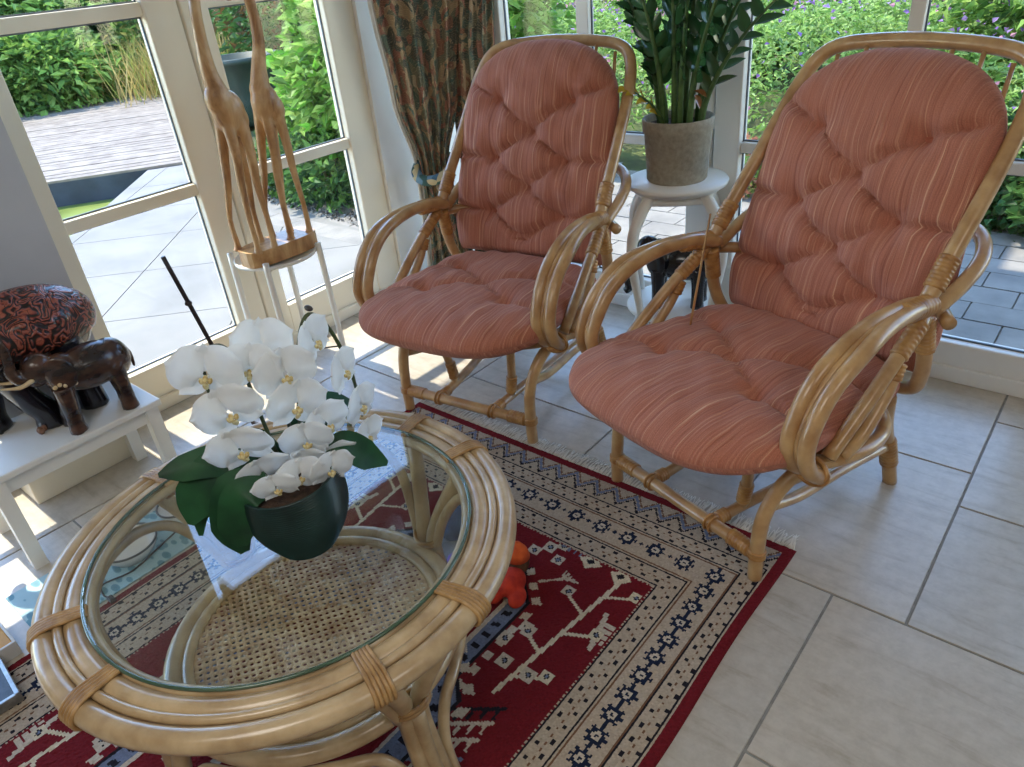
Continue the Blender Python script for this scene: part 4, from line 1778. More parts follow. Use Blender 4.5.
M_gw = mat_gwood()
gir = thing('giraffe_carving', 'carved wooden pair of giraffes with crossed heads on a shared block', 'sculpture', (-2.62, 1.56, STZ + .0075))
gz = STZ + .0075
b = MB()
poly = []
for k in range(22):
    a = 2 * PI * k / 22
    poly.append((.078 * math.copysign(abs(math.cos(a)) ** .6, math.cos(a)) * (1 + .04 * math.sin(3 * a)), -.0 + .17 * math.copysign(abs(math.sin(a)) ** .75, math.sin(a)) * (1 + .03 * math.cos(2 * a))))
b.prism(poly, .0, .062)
gb = b.build('block_base', M_gw, gir)
gb.data.polygons.foreach_set('use_smooth', [False] * len(gb.data.polygons))


def W(x, y, z):
    return (x + 2.62, y - 1.56, z - gz)


g1 = [('e', W(-2.62, 1.500, 1.085), (.052, .062, .080)), ('e', W(-2.625, 1.520, 1.055), (.048, .05, .062)), ('e', W(-2.62, 1.470, 1.135), (.040, .045, .06)),
      ('t', [W(-2.62, 1.485, 1.13), W(-2.62, 1.468, 1.22), W(-2.62, 1.470, 1.32), W(-2.62, 1.482, 1.43), W(-2.62, 1.510, 1.515), W(-2.615, 1.550, 1.53)], [.042, .029, .022, .0195, .019, .022]),
      ('t', [W(-2.615, 1.535, 1.535), W(-2.608, 1.575, 1.50), W(-2.60, 1.605, 1.462)], [.023, .021, .013])]
for (x0, x1, y0, y1) in ((-2.640, -2.675, 1.470, 1.415), (-2.605, -2.565, 1.475, 1.435), (-2.640, -2.665, 1.525, 1.515), (-2.600, -2.56, 1.528, 1.505)):
    g1.append(('t', [W(x0, y0, 1.06), W((x0 + x1) / 2, y0 + .3 * (y1 - y0), .93), W((x0 + x1) / 2, y0 + .62 * (y1 - y0), .83), W(x1, y1, .70), W(x1, y1, .60), W(x1, y1 - .004, .572)], [.024, .0185, .0155, .0105, .012, .02]))
lump('giraffe', M_gw, g1, gir, .0048, 4)
g2 = [('e', W(-2.62, 1.660, 1.085), (.050, .055, .075)), ('e', W(-2.615, 1.680, 1.06), (.046, .046, .06)),  ('e', W(-2.625, 1.655, 1.13), (.038, .04, .055)),
      ('t', [W(-2.625, 1.655, 1.13), W(-2.625, 1.672, 1.21), W(-2.62, 1.695, 1.30), W(-2.62, 1.700, 1.40), W(-2.615, 1.680, 1.485), W(-2.61, 1.640, 1.515)], [.040, .028, .022, .0195, .019, .021]),
      ('t', [W(-2.61, 1.65, 1.515), W(-2.605, 1.62, 1.475), W(-2.60, 1.60, 1.44)], [.022, .020, .013])]
for (x0, x1, y0, y1) in ((-2.638, -2.672, 1.635, 1.575), (-2.604, -2.572, 1.640, 1.595), (-2.638, -2.66, 1.682, 1.655), (-2.60, -2.575, 1.688, 1.69)):
    g2.append(('t', [W(x0, y0, 1.06), W((x0 + x1) / 2, y0 + .3 * (y1 - y0), .93), W((x0 + x1) / 2, y0 + .62 * (y1 - y0), .83), W(x1, y1, .70), W(x1, y1, .60), W(x1, y1 - .004, .572)], [.023, .0175, .0145, .0105, .012, .02]))
lump('giraffe', M_gw, g2, gir, .0048, 4)

# thin dark rod with a collar by the window
rd = thing('metal_rod', 'thin dark metal rod with a small collar standing by the left window', 'rod', (-2.30, 1.085, 0))
b = MB()
b.tube([(0, 0, .012), (0, -.060, .40), (0, -.124, .77)], .0075, 10)
b.build('shaft', M_dark, rd)
b = MB()
b.lathe([(0, 0), (.05, 0), (.05, .008), (.012, .016), (0, .016)], seg=28, cap=False)
b.build('foot', M_dark, rd)
b = MB()
b.ell((0, -.095, .598), (.012, .012, .010), None, 12, 8)
b.tube([(-.018, -.095, .590), (.018, -.095, .604)], .005, 8, smooth_path=False)
b.build('collar', M_dark, rd)

# ------------------------------------------------------------------ plant stand with the dark glossy plant
PSX, PSY, PSZ = -1.345, 2.52, .70
ps = thing('plant_stand', 'white wooden plant stand with curved legs between the two chairs', 'stand', (PSX, PSY, 0))
b = MB()
b.lathe([(0, PSZ - .035), (.165, PSZ - .035), (.17, PSZ - .022), (.188, PSZ - .018), (.192, PSZ - .008), (.188, PSZ), (0, PSZ)], seg=56, cap=False)
b.build('top', M_white, ps)
for k in range(4):
    a = math.radians(165 + 90 * k)
    ca_, sa_ = math.cos(a), math.sin(a)
    b = MB()
    prof = [(.135, .665), (.185, .61), (.228, .53), (.235, .43), (.212, .31), (.192, .19), (.20, .08), (.228, .0)]
    b.tube([(r * ca_, r * sa_, z) for (r, z) in prof], [.022, .023, .022, .019, .017, .015, .014, .016], 12)
    b.build('leg', M_white, ps)
    a2 = a + PI / 2
    b = MB()
    b.tube([(.14 * ca_, .14 * sa_, .64), (.125 * math.cos(a + PI / 4), .125 * math.sin(a + PI / 4), .645), (.14 * math.cos(a2), .14 * math.sin(a2), .64)], .016, 8)
    b.build('apron', M_white, ps)
b = MB()
b.lathe([(0, .172), (.186, .172), (.192, .178), (.192, .186), (.186, .192), (0, .192)], seg=48, cap=False)
b.build('lower_shelf', M_white, ps)
zz = thing('potted_plant', 'dark glossy leaved plant in a grey stone pot on the white stand', 'plant', (PSX, PSY, PSZ))
M_pot2 = mat_noise('grey_stone_pot', srgb(146, 136, 118), srgb(168, 158, 138), 60, .8, .2, 200)
b = MB()
b.lathe([(0, .0), (.108, .0), (.112, .006), (.122, .175), (.128, .18), (.130, .222), (.126, .226), (.119, .222), (.116, .19), (0, .188)], seg=56, cap=False)
b.build('pot', M_pot2, zz)
b = MB()
b.lathe([(0, .20), (.06, .203), (.117, .198)], seg=32, cap=False)
b.build('soil', M_soil, zz)


def leaflets(L, parent, name, mat):
    """L = list of (base, dir, up, length, width, colour, curl)"""
    V_, F_, K_ = [], [], []
    na = 5
    nl = 7
    for (p, d_, u_, ln, wd_, c_, curl) in L:
        d_ = d_.normalized()
        s_ = d_.cross(u_).normalized()
        n_ = s_.cross(d_).normalized()
        o = len(V_)
        for i in range(nl):
            t = i / (nl - 1)
            w = wd_ * (math.sin(PI * t ** .85) ** .8) if 0 < t < 1 else wd_ * .05
            for j in range(na):
                q_ = j / (na - 1) * 2 - 1
                V_.append(p + d_ * (ln * t) + s_ * (q_ * w) + n_ * (abs(q_) * w * .35 - curl * ln * t * t))
        for i in range(nl - 1):
            for j in range(na - 1):
                a = o + i * na + j
                F_.append((a, a + 1, a + na + 1, a + na))
                K_.append(c_)
    ob = np_mesh(name, np.array([tuple(v_) for v_ in V_]), np.array(F_), mat, parent, True)
    face_attr(ob, np.array(K_))
    return ob


r2_ = random.Random(21)
stems = []
for k, (dx, dy, h, bend) in enumerate([(-.20, -.02, .46, .5), (-.13, -.10, .60, .3), (-.06, .06, .72, .2), (.0, -.07, .70, .15), (.07, .03, .74, .2), (.10, -.10, .62, .3), (.17, -.02, .60, .4), (.22, .06, .55, .45), (-.10, .10, .66, .3), (.36, -.06, .46, .6), (-.112, -.135, .175, .9), (.03, .10, .64, .3), (-.22, -.05, .56, .4), (-.16, -.02, .44, .5), (.30, .02, .62, .4), (.26, -.14, .60, .3)]):
    bx, by = dx * .28, dy * .4
    pts = []
    for i in range(6):
        t = i / 5
        pts.append(Vector((bx + (dx * 1.05 - bx) * t ** 1.7, by + (dy * 1.2 - by) * t ** 1.7, .19 + h * (t - .12 * bend * t * t))))
    mb = MB()
    mb.tube(pts, [.012, .011, .009, .007, .005, .003], 8, per=4)
    st = mb.build('stem', M_zz if 'M_zz' in globals() else mat_noise('zz_stem', srgb(56, 84, 40), srgb(92, 122, 62), 30, .4), zz)
    M_zz = st.data.materials[0]
    LL = []
    nleaf = int(7 + h * 17)
    for i in range(nleaf):
        t = .28 + .72 * i / (nleaf - 1)
        f = t * 5
        i0 = min(4, int(f))
        p = pts[i0].lerp(pts[i0 + 1], f - i0)
        tg = (pts[min(5, i0 + 1)] - pts[i0]).normalized()
        out_ = Vector((math.cos(k * 1.3 + .2), math.sin(k * 1.3 + .2), 0))
        sd_ = tg.cross(out_).normalized() * (1 if i % 2 else -1)
        d_ = sd_ * .8 + tg * .75 + Vector((r2_.uniform(-.2, .2), r2_.uniform(-.2, .2), r2_.uniform(-.1, .2)))
        g_ = r2_.uniform(.75, 1.25)
        if k == 10:
            c_ = lin(214, 182, 66) if r2_.random() < .8 else lin(160, 160, 70)
        elif k == 9 and i < 2:
            c_ = lin(58, 84, 40)
        else:
            c_ = lin(52, 92, 52) * g_
        LL.append((p, d_, tg.cross(sd_) + Vector((0, 0, .3)), r2_.uniform(.07, .10) * (.85 if k == 10 else 1), r2_.uniform(.0165, .0225) * (.85 if k == 10 else 1), c_, r2_.uniform(.05, .25)))
    leaflets(LL, st, 'leaflets', M_gloss_leaf)
LL = [(Vector((.10, -.09, .33)), Vector((.6, -.3, .1)), Vector((0, 0, 1)), .075, .018, lin(138, 88, 48), .3), (Vector((.11, -.09, .32)), Vector((.5, -.2, -.5)), Vector((0, 0, 1)), .05, .013, lin(150, 98, 54), .3)]
ob = leaflets(LL, zz, 'dry_leaf', M_gloss_leaf)
ob['label'] = 'brown dried leaf'


# ------------------------------------------------------------------ curtain and tieback
def mat_floral():
    m, nt, b, out = newmat('dark_floral_fabric')
    a = N(nt, 'ShaderNodeAttribute', attribute_name='cuv')
    n0 = noise(nt, a.outputs['Vector'], 5, 2)
    ad = N(nt, 'ShaderNodeMixRGB', blend_type='ADD')
    ad.inputs[0].default_value = .22
    nt.links.new(a.outputs['Vector'], ad.inputs[1])
    nt.links.new(n0.outputs['Color'], ad.inputs[2])
    vo = N(nt, 'ShaderNodeTexVoronoi')
    vo.inputs['Scale'].default_value = 26
    nt.links.new(ad.outputs[0], vo.inputs['Vector'])
    r = ramp(nt, [(.0, srgb(104, 100, 86)), (.2, srgb(146, 140, 112)), (.34, srgb(176, 118, 92)), (.46, srgb(100, 100, 88)), (.55, srgb(212, 178, 136)), (.68, srgb(104, 126, 110)), (.80, srgb(190, 124, 102)), (.9, srgb(222, 200, 164))], 'CONSTANT')
    nt.links.new(vo.outputs['Color'], r.inputs[0])
    wv = N(nt, 'ShaderNodeTexWave', wave_type='RINGS')
    wv.inputs['Scale'].default_value = 13
    wv.inputs['Distortion'].default_value = 16
    wv.inputs['Detail'].default_value = 3
    nt.links.new(a.outputs['Vector'], wv.inputs['Vector'])
    r2 = ramp(nt, [(.38, srgb(70, 72, 62)), (.5, srgb(232, 204, 164)), (.62, srgb(70, 72, 62))])
    nt.links.new(wv.outputs['Fac'], r2.inputs[0])
    mx = N(nt, 'ShaderNodeMixRGB')
    mx.inputs[0].default_value = .5
    nt.links.new(r.outputs[0], mx.inputs[1])
    nt.links.new(r2.outputs[0], mx.inputs[2])
    nt.links.new(mx.outputs[0], b.inputs['Base Color'])
    b.inputs['Roughness'].default_value = .85
    b.inputs['Specular IOR Level'].default_value = .15
    n3 = noise(nt, a.outputs['Vector'], 260, 2)
    bump(nt, b, n3.outputs['Fac'], .3, .002)
    return m


M_floral = mat_floral()
M_lining = mat_noise('white_lining', srgb(232, 228, 218), srgb(244, 241, 233), 30, .9)


def lerp_key(keys, z):
    for (z0, a0, b0), (z1, a1, b1) in zip(keys[:-1], keys[1:]):
        if z0 >= z >= z1:
            t = (z0 - z) / (z0 - z1)
            t = t * t * (3 - 2 * t)
            return Vector(a0).lerp(Vector(a1), t), Vector(b0).lerp(Vector(b1), t)
    return Vector(keys[-1][1]), Vector(keys[-1][2])


def drape(name, keys, folds, amp, mat, parent=None, off=0.0, nz_=70, nu=120, width=1.0, phase=0.0):
    vs, fs, uv = [], [], []
    z0, z1 = keys[0][0], keys[-1][0]
    for i in range(nz_ + 1):
        z = z0 + (z1 - z0) * i / nz_
        a, b_ = lerp_key(keys, z)
        dv = (b_ - a)
        ln = dv.length
        nrm = Vector((dv.y, -dv.x)).normalized()
        am = amp * min(1.0, .35 + ln / .45)
        for j in range(nu + 1):
            u = j / nu
            wv = math.sin(2 * PI * folds * u + phase + .5 * math.sin(5 * u + z * .8)) + .35 * math.sin(2 * PI * folds * 2.3 * u + 1 + z)
            p = a + dv * (u + .012 * math.cos(2 * PI * folds * u)) + nrm * (wv * am + off)
            vs.append((p.x, p.y, z))
            uv.append((u * width, z, 0))
    for i in range(nz_):
        for j in range(nu):
            k = i * (nu + 1) + j
            fs.append((k, k + 1, k + nu + 2, k + nu + 1))
    mb = MB()
    mb.add(vs, fs)
    o = mb.build(name, mat, parent)
    a_ = o.data.attributes.new('cuv', 'FLOAT_VECTOR', 'POINT')
    a_.data.foreach_set('vector', np.array(uv, np.float32).ravel())
    sd_ = o.modifiers.new('t', 'SOLIDIFY')
    sd_.thickness = .002
    return o


cur = thing('curtain', 'dark floral curtain drawn back by its tie in the window corner', 'curtain', (0, 0, 0), 0, 'floral curtains')
k1 = [(2.2, (-2.735, 2.33), (-2.49, 2.66)), (1.37, (-2.728, 2.36), (-2.50, 2.655)), (.95, (-2.72, 2.40), (-2.55, 2.63)), (.62, (-2.70, 2.47), (-2.62, 2.585)), (.30, (-2.70, 2.46), (-2.585, 2.62)), (.02, (-2.70, 2.44), (-2.56, 2.64))]
drape('drape', k1, 5, .016, M_floral, cur, width=.62)
drape('lining', [(z, (a[0] - .025, a[1] - .008), (b_[0] - .02, b_[1] + .02)) for (z, a, b_) in k1], 5, .014, M_lining, cur, off=-.03, width=.9)
cur2 = thing('curtain', 'dark floral curtain hanging straight beside the back window', 'curtain', (0, 0, 0), 0, 'floral curtains')
k2 = [(2.2, (-2.535, 2.655), (-2.31, 2.69)), (1.37, (-2.53, 2.655), (-2.32, 2.69)), (1.1, (-2.58, 2.65), (-2.34, 2.69)), (.8, (-2.61, 2.665), (-2.38, 2.69)), (.3, (-2.60, 2.675), (-2.36, 2.69)), (.02, (-2.58, 2.675), (-2.34, 2.69))]
drape('drape', k2, 4, .014, M_floral, cur2, width=.48, phase=1.0)
tb = thing('curtain_tieback', 'padded floral tieback with blue ends holding the gathered curtain', 'tieback', (-2.665, 2.525, .62))
b = MB()
ring = []
for k in range(16):
    a = 2 * PI * k / 16
    ring.append((.085 * math.cos(a), .092 * math.sin(a), .035 * math.sin(a) - .02 * math.cos(a)))
b.tube(ring, .025, 12, True, 3)


def mat_tie():
    m, nt, b_, out = newmat('tieback_fabric')
    vo = N(nt, 'ShaderNodeTexVoronoi')
    vo.inputs['Scale'].default_value = 26
    nt.links.new(coords(nt), vo.inputs['Vector'])
    r = ramp(nt, [(.0, srgb(70, 104, 124)), (.3, srgb(206, 186, 142)), (.55, srgb(60, 92, 84)), (.75, srgb(110, 140, 156)), (.9, srgb(188, 150, 92))], 'CONSTANT')
    nt.links.new(vo.outputs['Color'], r.inputs[0])
    nt.links.new(r.outputs[0], b_.inputs['Base Color'])
    b_.inputs['Roughness'].default_value = .85
    return m


b.build('band', mat_tie(), tb)
b = MB()
b.ell((.02, .05, .25), (.024, .024, .034), None, 14, 10)
b.tube([(.02, .05, .22), (.01, .05, .12), (0, .08, .0)], [.012, .017, .012], 10)
b.build('tassel', mat_noise('tassel_green', srgb(24, 40, 34), srgb(52, 70, 56), 60, .9), tb)

# ------------------------------------------------------------------ small things on the floor
# left of the rug, under the table: leaf-patterned mat, two bowls, a cord
M_mat, nt, bs, out = newmat('teal_leaf_mat')
vo = N(nt, 'ShaderNodeTexVoronoi')
vo.inputs['Scale'].default_value = 20
nt.links.new(coords(nt, (1, 1.9, 1), rot=(0, 0, .6)), vo.inputs['Vector'])
r = ramp(nt, [(.0, srgb(80, 128, 140)), (.40, srgb(100, 148, 158)), (.44, srgb(160, 192, 196)), (1, srgb(168, 200, 204))])
nt.links.new(vo.outputs['Distance'], r.inputs[0])
nt.links.new(r.outputs[0], bs.inputs['Base Color'])
bs.inputs['Roughness'].default_value = .6
b = MB()
b.box(-2.235, -1.968, .16, .80, 0.0, .005, bevel=.0015)
tag(b.build('floor_mat', M_mat), 'pale teal leaf patterned mat beside the rug edge under the table', 'mat')
M_bowl = mat_noise('white_porcelain', srgb(232, 230, 224), srgb(242, 240, 236), 4, .2, coat=.4)
for (bx, by, br, lab) in ((-2.085, .475, .088, 'larger white shallow bowl on the leaf patterned mat'), (-2.12, .665, .068, 'smaller white shallow bowl on the leaf patterned mat')):
    t = thing('bowl', lab, 'bowl', (bx, by, .005), 0, 'white bowls')
    b = MB()
    b.lathe([(0, .0), (br * .62, .0), (br * .66, .006), (br * .9, .03), (br, .05), (br * .985, .053), (br * .94, .048), (br * .82, .022), (br * .6, .012), (0, .010)], seg=48, cap=False)
    b.build('bowl_body', M_bowl, t)
    b = MB()
    b.tube([(br * .97 * math.cos(2 * PI * k / 32), br * .97 * math.sin(2 * PI * k / 32), .0515) for k in range(32)], .0035, 8, True, 2)
    rm = b.build('rim', mat_noise('grey_rim', srgb(64, 66, 68), srgb(92, 94, 94), 20, .4), t)
cd = thing('cord', 'thin dark cord with inline switch lying across the leaf mat', 'cord', (-2.03, .36, .005))
b = MB()
b.tube([(-.05, .30, .004), (-.01, .18, .004), (.02, .08, .004), (.0, .0, .004), (.045, -.02, .004), (.075, -.012, .004)], .0026, 8)
b.build('cable', M_dark, cd)
b = MB()
b.box(.07, .10, -.022, -.006, .0, .012, bevel=.003)
b.build('switch', M_dark, cd)

# bottom-left corner: ochre box and black slab
bx_ = thing('storage_box', 'flat ochre box with pale edges beside the rug at the left', 'box', (-2.08, -.02, 0))
b = MB()
b.box(-.10, .10, -.12, .125, 0.0, .045, bevel=.003)
b.build('box_body', mat_noise('ochre_card', srgb(186, 128, 40), srgb(206, 150, 60), 10, .6), bx_)
b = MB()
for (x0, x1, y0, y1) in ((.10, .108, -.125, .132), (-.10, .10, .125, .132)):
    b.box(x0, x1, y0, y1, 0, .047, bevel=.002)
b.build('edge_trim', mat_noise('pale_card_edge', srgb(206, 204, 198), srgb(220, 218, 212), 10, .6), bx_)
sl = thing('floor_scale', 'flat black slab with a pale metal edge on the rug corner', 'appliance', (-1.93, -.045, .009), math.radians(-4))
b = MB()
b.box(-.125, .125, -.125, .105, .0, .024, bevel=.004)
b.build('slab_body', mat_noise('black_plastic', srgb(26, 28, 32), srgb(48, 50, 54), 60, .35), sl)
b = MB()
b.box(-.125, .128, .098, .109, .016, .030, bevel=.002)
b.box(.118, .129, -.125, .109, .0, .028, bevel=.002)
b.build('edge_trim', mat_noise('brushed_metal', srgb(140, 140, 138), srgb(176, 176, 172), 40, .35, metal=.7), sl)

# toys and slipper on the rug under the table
sp = thing('slipper', 'dark blue slipper with grey sole lying on the rug under the table', 'slipper', (-1.29, 1.09, .009), math.radians(30))
b = MB()
poly = []
for k in range(24):
    a = 2 * PI * k / 24
    poly.append((.045 * math.cos(a) * (1 + .18 * math.sin(a)), .12 * math.sin(a)))
b.prism(poly, 0, .018)
b.build('sole', mat_noise('grey_sole', srgb(110, 112, 116), srgb(136, 138, 142), 40, .8), sp)
lump('upper', mat_noise('denim', srgb(40, 56, 84), srgb(72, 92, 124), 40, .9), [('e', (0, .045, .035), (.046, .075, .038)), ('e', (0, .01, .032), (.044, .05, .034))], sp, .004, 3)
yb = MB()
yb.ell((0, 0, 0), (.026, .026, .025), None, 22, 16)
for i, v_ in enumerate(yb.v):
    k = 1 + .09 * math.sin(i * 2.4)
    yb.v[i] = tuple(c_ * k for c_ in v_)
o = yb.build('yarn_ball', mat_noise('purple_yarn', srgb(104, 70, 170), srgb(140, 108, 206), 90, .95, .6, 200))
o.location = (-1.195, 1.0, .036)
tag(o, 'purple yarn ball on the rug under the glass table', 'ball')
ty = thing('soft_toy', 'small red and brown toy figure lying on the rug under the table rim', 'toy', (-1.022, 1.045, .009), .35)
lump('body', mat_noise('red_felt', srgb(160, 34, 22), srgb(204, 60, 34), 30, .9), [('e', (0, -.02, .03), (.04, .05, .03)), ('e', (.03, -.06, .02), (.024, .035, .02)), ('e', (-.03, -.06, .02), (.022, .035, .02))], ty, .004, 3)
lump('head', mat_noise('brown_felt', srgb(74, 48, 32), srgb(108, 74, 48), 40, .9), [('e', (.0, .045, .04), (.03, .034, .034))], ty, .004, 2)
b = MB()
b.lathe([(.034, .062), (.028, .085), (.012, .108), (0, .115)], cx=0, cy=.045, seg=18)
b.build('hat', mat_noise('orange_felt', srgb(206, 78, 34), srgb(228, 104, 48), 40, .9), ty)

# ------------------------------------------------------------------ garden plants
def leaf_cloud(name, centers, length, width, cols, mat, parent=None, droop=.2, upness=.6, jit=1.0, normals=None):
    """folded leaves, four corners each, scattered at the centres"""
    n = len(centers)
    d = nrng.normal(0, 1, (n, 3))
    d[:, 2] = d[:, 2] * .5 - droop
    if normals is not None:
        d = d * .6 + normals
    d /= np.linalg.norm(d, axis=1, keepdims=True) + 1e-9
    up = nrng.normal(0, .55, (n, 3)) + np.array([0, 0, upness])
    s = np.cross(d, up)
    s /= np.linalg.norm(s, axis=1, keepdims=True) + 1e-9
    nn_ = np.cross(s, d)
    ln = length * nrng.uniform(.6, 1.35, (n, 1))
    wd_ = width * nrng.uniform(.7, 1.3, (n, 1))
    V_ = np.empty((n, 4, 3))
    V_[:, 0] = centers
    V_[:, 1] = centers + d * ln * .45 + s * wd_ * .5 + nn_ * wd_ * .22
    V_[:, 2] = centers + d * ln - nn_ * ln * .15
    V_[:, 3] = centers + d * ln * .45 - s * wd_ * .5 + nn_ * wd_ * .22
    base = np.arange(n)[:, None] * 4
    F_ = np.concatenate([base + np.array([[0, 1, 2]]), base + np.array([[0, 2, 3]])], 1).reshape(-1, 3)
    o = np_mesh(name, V_.reshape(-1, 3), F_, mat, parent)
    c_ = np.repeat(np.clip(cols, 0, 1), 2, axis=0)
    face_attr(o, c_)
    return o


def palette(n, cs, var=.18):
    cs = np.array(cs)
    k = nrng.integers(0, len(cs), n)
    return cs[k] * nrng.normal(1, var, (n, 1))


def blob_points(n, c, r, shell=.55):
    p = nrng.normal(0, 1, (n, 3))
    p /= np.linalg.norm(p, axis=1, keepdims=True)
    rad = shell + (1 - shell) * nrng.uniform(0, 1, (n, 1))
    # lumpy outline
    lump_ = 1 + .16 * np.sin(p[:, :1] * 7 + c[0] * 3) * np.cos(p[:, 1:2] * 6 + c[1]) + .1 * np.sin(p[:, 2:3] * 11)
    q_ = p * rad * lump_ * np.array(r) + np.array(c)
    q_[:, 2] = np.maximum(q_[:, 2], GZ - .02)
    return q_, p


M_stem2 = mat_noise('plant_stem', srgb(70, 84, 40), srgb(112, 104, 62), 10, .8)


def shrub(name, label, cat, blobs, n, length, width, cs, group=None, droop=.2, mat=None):
    c0 = blobs[0][0]
    t = thing(name, label, cat, (c0[0], c0[1], GZ), 0, group)
    base = np.array([c0[0], c0[1], GZ])
    tot = sum(r[0] * r[1] + r[1] * r[2] + r[0] * r[2] for (_, r) in blobs)
    P_, NN = [], []
    for (c, r) in blobs:
        k = int(n * (r[0] * r[1] + r[1] * r[2] + r[0] * r[2]) / tot)
        p, q_ = blob_points(k, c, r)
        P_.append(p)
        NN.append(q_)
    P_ = np.concatenate(P_) - base
    NN = np.concatenate(NN)
    leaf_cloud('foliage', P_, length, width, palette(len(P_), cs), mat or M_leaf, t, droop, normals=NN * .7)
    b = MB()
    for k in range(7):
        c, r = blobs[k % len(blobs)]
        b.tube([(rnd.uniform(-.1, .1), rnd.uniform(-.1, .1), -.02), ((c[0] - c0[0]) * .5 + rnd.uniform(-.2, .2) * r[0], (c[1] - c0[1]) * .5 + rnd.uniform(-.2, .2) * r[1], (c[2] - GZ) * .5),
                ((c[0] - c0[0]) + rnd.uniform(-.4, .4) * r[0], (c[1] - c0[1]) + rnd.uniform(-.4, .4) * r[1], c[2] - GZ + .3 * r[2])], [.03, .02, .01], 6, per=3)
    b.build('stem', M_stem2, t)
    return t


G1, G2, G3, G4 = lin(110, 146, 66), lin(138, 172, 82), lin(82, 118, 56), lin(166, 194, 104)
GD1, GD2 = lin(62, 96, 50), lin(84, 122, 60)
# beyond the deck on the left
shrub('leafy_shrub', 'big bright green leafy shrub beyond the left end of the deck', 'shrub',
      [((-15.2, 3.6, .5), (1.5, 1.7, 1.05)), ((-14.6, 5.2, .35), (1.1, 1.2, .8)), ((-16.2, 4.8, 1.2), (1.6, 1.8, 1.3)), ((-14.4, 2.6, .4), (1.0, 1.1, .8))], 26000, .20, .085, [G1, G2, G2, G3, G4])
shrub('leafy_shrub', 'dark dense shrub rising behind the bright one beyond the deck', 'shrub',
      [((-18.9, 6.9, 1.4), (1.2, 2.6, 2.0)), ((-18.4, 9.4, 1.3), (1.3, 1.8, 1.8))], 9000, .30, .16, [GD1, GD2, G3])
shrub('leafy_shrub', 'green shrub mixed with dry grass where the deck ends by the path', 'shrub',
      [((-14.6, 7.6, .5), (.9, 1.0, 1.3)), ((-13.9, 8.6, .3), (.8, .9, .9))], 6000, .2, .08, [G1, G3, lin(150, 150, 84), GD2])
# dry grass clump
gt_ = thing('grass_clump', 'straw coloured ornamental grass clump at the far right corner of the deck', 'grass', (-13.2, 6.9, GZ))
nG = 1400
base = np.stack([nrng.normal(0, .42, nG), nrng.normal(0, .5, nG), np.zeros(nG)], 1)
dirs = np.stack([nrng.normal(0, .28, nG), nrng.normal(0, .28, nG), np.ones(nG)], 1)
L_ = nrng.uniform(.4, 1.15, (nG, 1))
side = np.stack([nrng.normal(0, 1, nG), nrng.normal(0, 1, nG), np.zeros(nG)], 1)
side /= np.linalg.norm(side, axis=1, keepdims=True)
V_ = np.stack([base - side * .008, base + side * .008, base + dirs * L_ * .6 + side * .007, base + dirs * L_ + nrng.normal(0, .12, (nG, 3)), base + dirs * L_ * .6 - side * .007], 1)
b5 = np.arange(nG)[:, None] * 5
F_ = np.concatenate([b5 + np.array([[0, 1, 2]]), b5 + np.array([[0, 2, 4]]), b5 + np.array([[4, 2, 3]])], 1).reshape(-1, 3)
o = np_mesh('blades', V_.reshape(-1, 3), F_, M_leaf, gt_)
face_attr(o, np.repeat(palette(nG, [lin(196, 172, 110), lin(170, 150, 90), lin(150, 158, 80)]), 3, axis=0))

# seen through the second window
shrub('leafy_shrub', 'bright broad leaved shrub close outside the window behind the giraffes', 'shrub',
      [((-4.95, 3.95, .72), (.50, .50, .95)), ((-4.75, 4.45, .6), (.6, .6, .9)), ((-4.6, 5.1, .9), (.7, .7, 1.1)), ((-4.25, 4.3, .5), (.5, .55, .8)), ((-5.3, 3.85, .4), (.42, .36, .62))], 16000, .115, .062, [G4, G2, G2, lin(120, 176, 64), G1])
shrub('leafy_shrub', 'low dark green shrub at the gravel edge below the bright one', 'shrub',
      [((-5.0, 3.55, .12), (.55, .34, .34)), ((-4.3, 3.75, .1), (.5, .35, .34)), ((-5.6, 3.6, .06), (.4, .3, .3))], 4200, .09, .045, [GD2, G3, GD1, G1])
shrub('leafy_shrub', 'reddish tinged bush behind the dark garden tub', 'shrub',
      [((-10.4, 7.4, 1.0), (1.2, 1.2, 1.3)), ((-9.2, 7.8, .9), (1.0, 1.0, 1.2))], 6000, .16, .08, [GD1, GD2, lin(110, 84, 50), G3])
tubt = thing('garden_tub', 'large dark green plastic tub standing in the garden behind the giraffes', 'tub', (-9.0, 5.5, GZ + .02))
b = MB()
b.lathe([(0, 0), (.36, 0), (.40, .3), (.45, .72), (.49, .73), (.49, .79), (.45, .79), (.42, .60), (0, .58)], seg=48, cap=False)
b.build('tub_body', mat_noise('green_plastic', srgb(30, 50, 44), srgb(46, 68, 60), 4, .5), tubt)
# gravel strip
ng = 2600
gx = nrng.uniform(-5.9, -3.0, ng)
gy = 3.12 + (gx + 3.0) * -.06 + nrng.uniform(-.02, .34, ng)
gc = np.stack([gx, gy, np.full(ng, -.105)], 1)
o = leaf_cloud('gravel', gc, .03, .03, palette(ng, [lin(120, 112, 104), lin(90, 84, 78), lin(150, 142, 132), lin(84, 74, 62)]), mat_attr('gravel_stone', .9), None, 0, .9)
tag(o, 'dark gravel strip between terrace and shrubs behind the giraffes', 'gravel', kind='stuff')

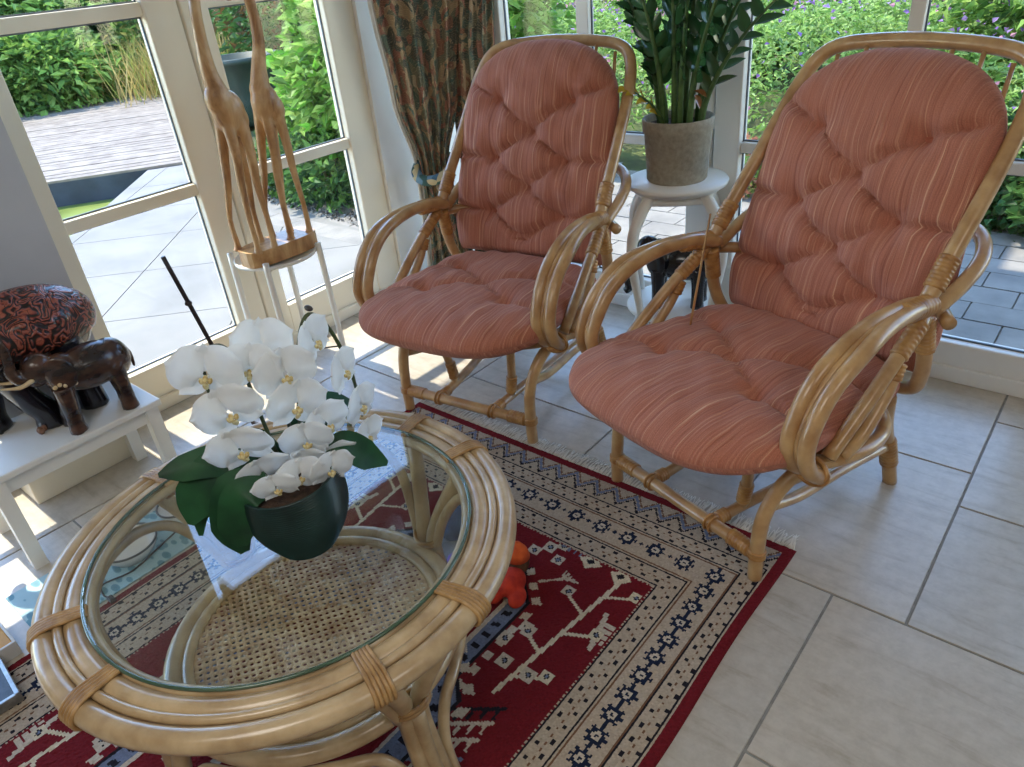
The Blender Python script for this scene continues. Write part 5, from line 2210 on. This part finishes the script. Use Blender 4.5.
# behind the back window: flower meadow, bushes, ground cover
nM = 34000
mx_ = nrng.uniform(-6.5, .2, nM)
my_ = 4.9 - .12 * (mx_ + 2.5) + nrng.uniform(0, 1, nM) ** .8 * 4.6
hgt = .28 + .62 * np.clip((my_ - 4.9) / 1.2, 0, 1) + .16 * np.sin(mx_ * 2.3) * np.cos(my_ * 1.9)
mz_ = GZ + hgt * (1 - .55 * nrng.uniform(0, 1, nM) ** 2)
o = leaf_cloud('meadow_foliage', np.stack([mx_, my_, mz_], 1), .062, .026, palette(nM, [G2, G4, lin(170, 194, 120), G1, lin(152, 182, 108)]), M_leaf, None, .1)
tag(o, 'bright small leaved flower bed behind the back window', 'plants', kind='stuff')
nF = 1500
k = nrng.integers(0, nM, nF)
fp = np.stack([mx_[k], my_[k], GZ + hgt[k] + nrng.uniform(0, .10, nF)], 1)
o = leaf_cloud('meadow_blossoms', fp, .04, .035, palette(nF, [lin(160, 120, 190), lin(186, 150, 204), lin(214, 150, 168), lin(146, 110, 170)]), M_leaf, None, -.4)
tag(o, 'small purple and pink blossoms scattered over the flower bed', 'flowers', kind='stuff')
# pinkish low plants at the front edge
shrub('flowering_plant', 'low reddish flowering plant at the paving edge beside the window post', 'plant',
      [((-2.15, 5.0, .0), (.35, .25, .24)), ((-1.65, 5.05, -.02), (.3, .25, .22))], 2400, .06, .04, [lin(196, 128, 104), lin(214, 150, 120), G2, G4])
shrub('leafy_shrub', 'dense mid green bush at the far right behind the nearer chair', 'shrub',
      [((-.6, 7.3, .8), (1.0, .9, 1.2)), ((.7, 7.0, .9), (1.1, 1.0, 1.3)), ((-.1, 6.5, .35), (.8, .6, .7))], 14000, .11, .07, [G1, G2, G3, G4])
shrub('ground_cover', 'dark round leaved ground cover at the paving edge on the right', 'plant',
      [((-.75, 5.15, -.02), (.55, .45, .30)), ((-.2, 4.95, .0), (.5, .45, .32)), ((.4, 4.9, -.02), (.5, .4, .3)), ((-.3, 5.5, .05), (.9, .5, .42))], 7500, .075, .062, [GD2, G3, lin(66, 110, 62), GD1], droop=.0)
shrub('leafy_shrub', 'green bush behind the flower bed at the upper left of the back window', 'shrub',
      [((-4.6, 9.6, .9), (1.6, 1.0, 1.2)), ((-2.4, 10.2, .9), (1.6, 1.0, 1.3))], 7000, .15, .08, [G1, G2, G3, G4])
# tall hedge closing the garden far behind
hb_ = []
nH = 15000
hx = np.concatenate([nrng.uniform(-22, -20.5, nH // 2), nrng.uniform(-22, 6, nH // 2)])
hy = np.concatenate([nrng.uniform(-6, 14, nH // 2), nrng.uniform(13, 14.5, nH // 2)])
hz = GZ + nrng.uniform(0, 3.0, nH)
o = leaf_cloud('hedge', np.stack([hx, hy, hz], 1), .5, .34, palette(nH, [GD1, GD2, G3, G1]), M_leaf)
tag(o, 'tall green hedge closing the garden far behind the flower bed', 'hedge', kind='stuff')
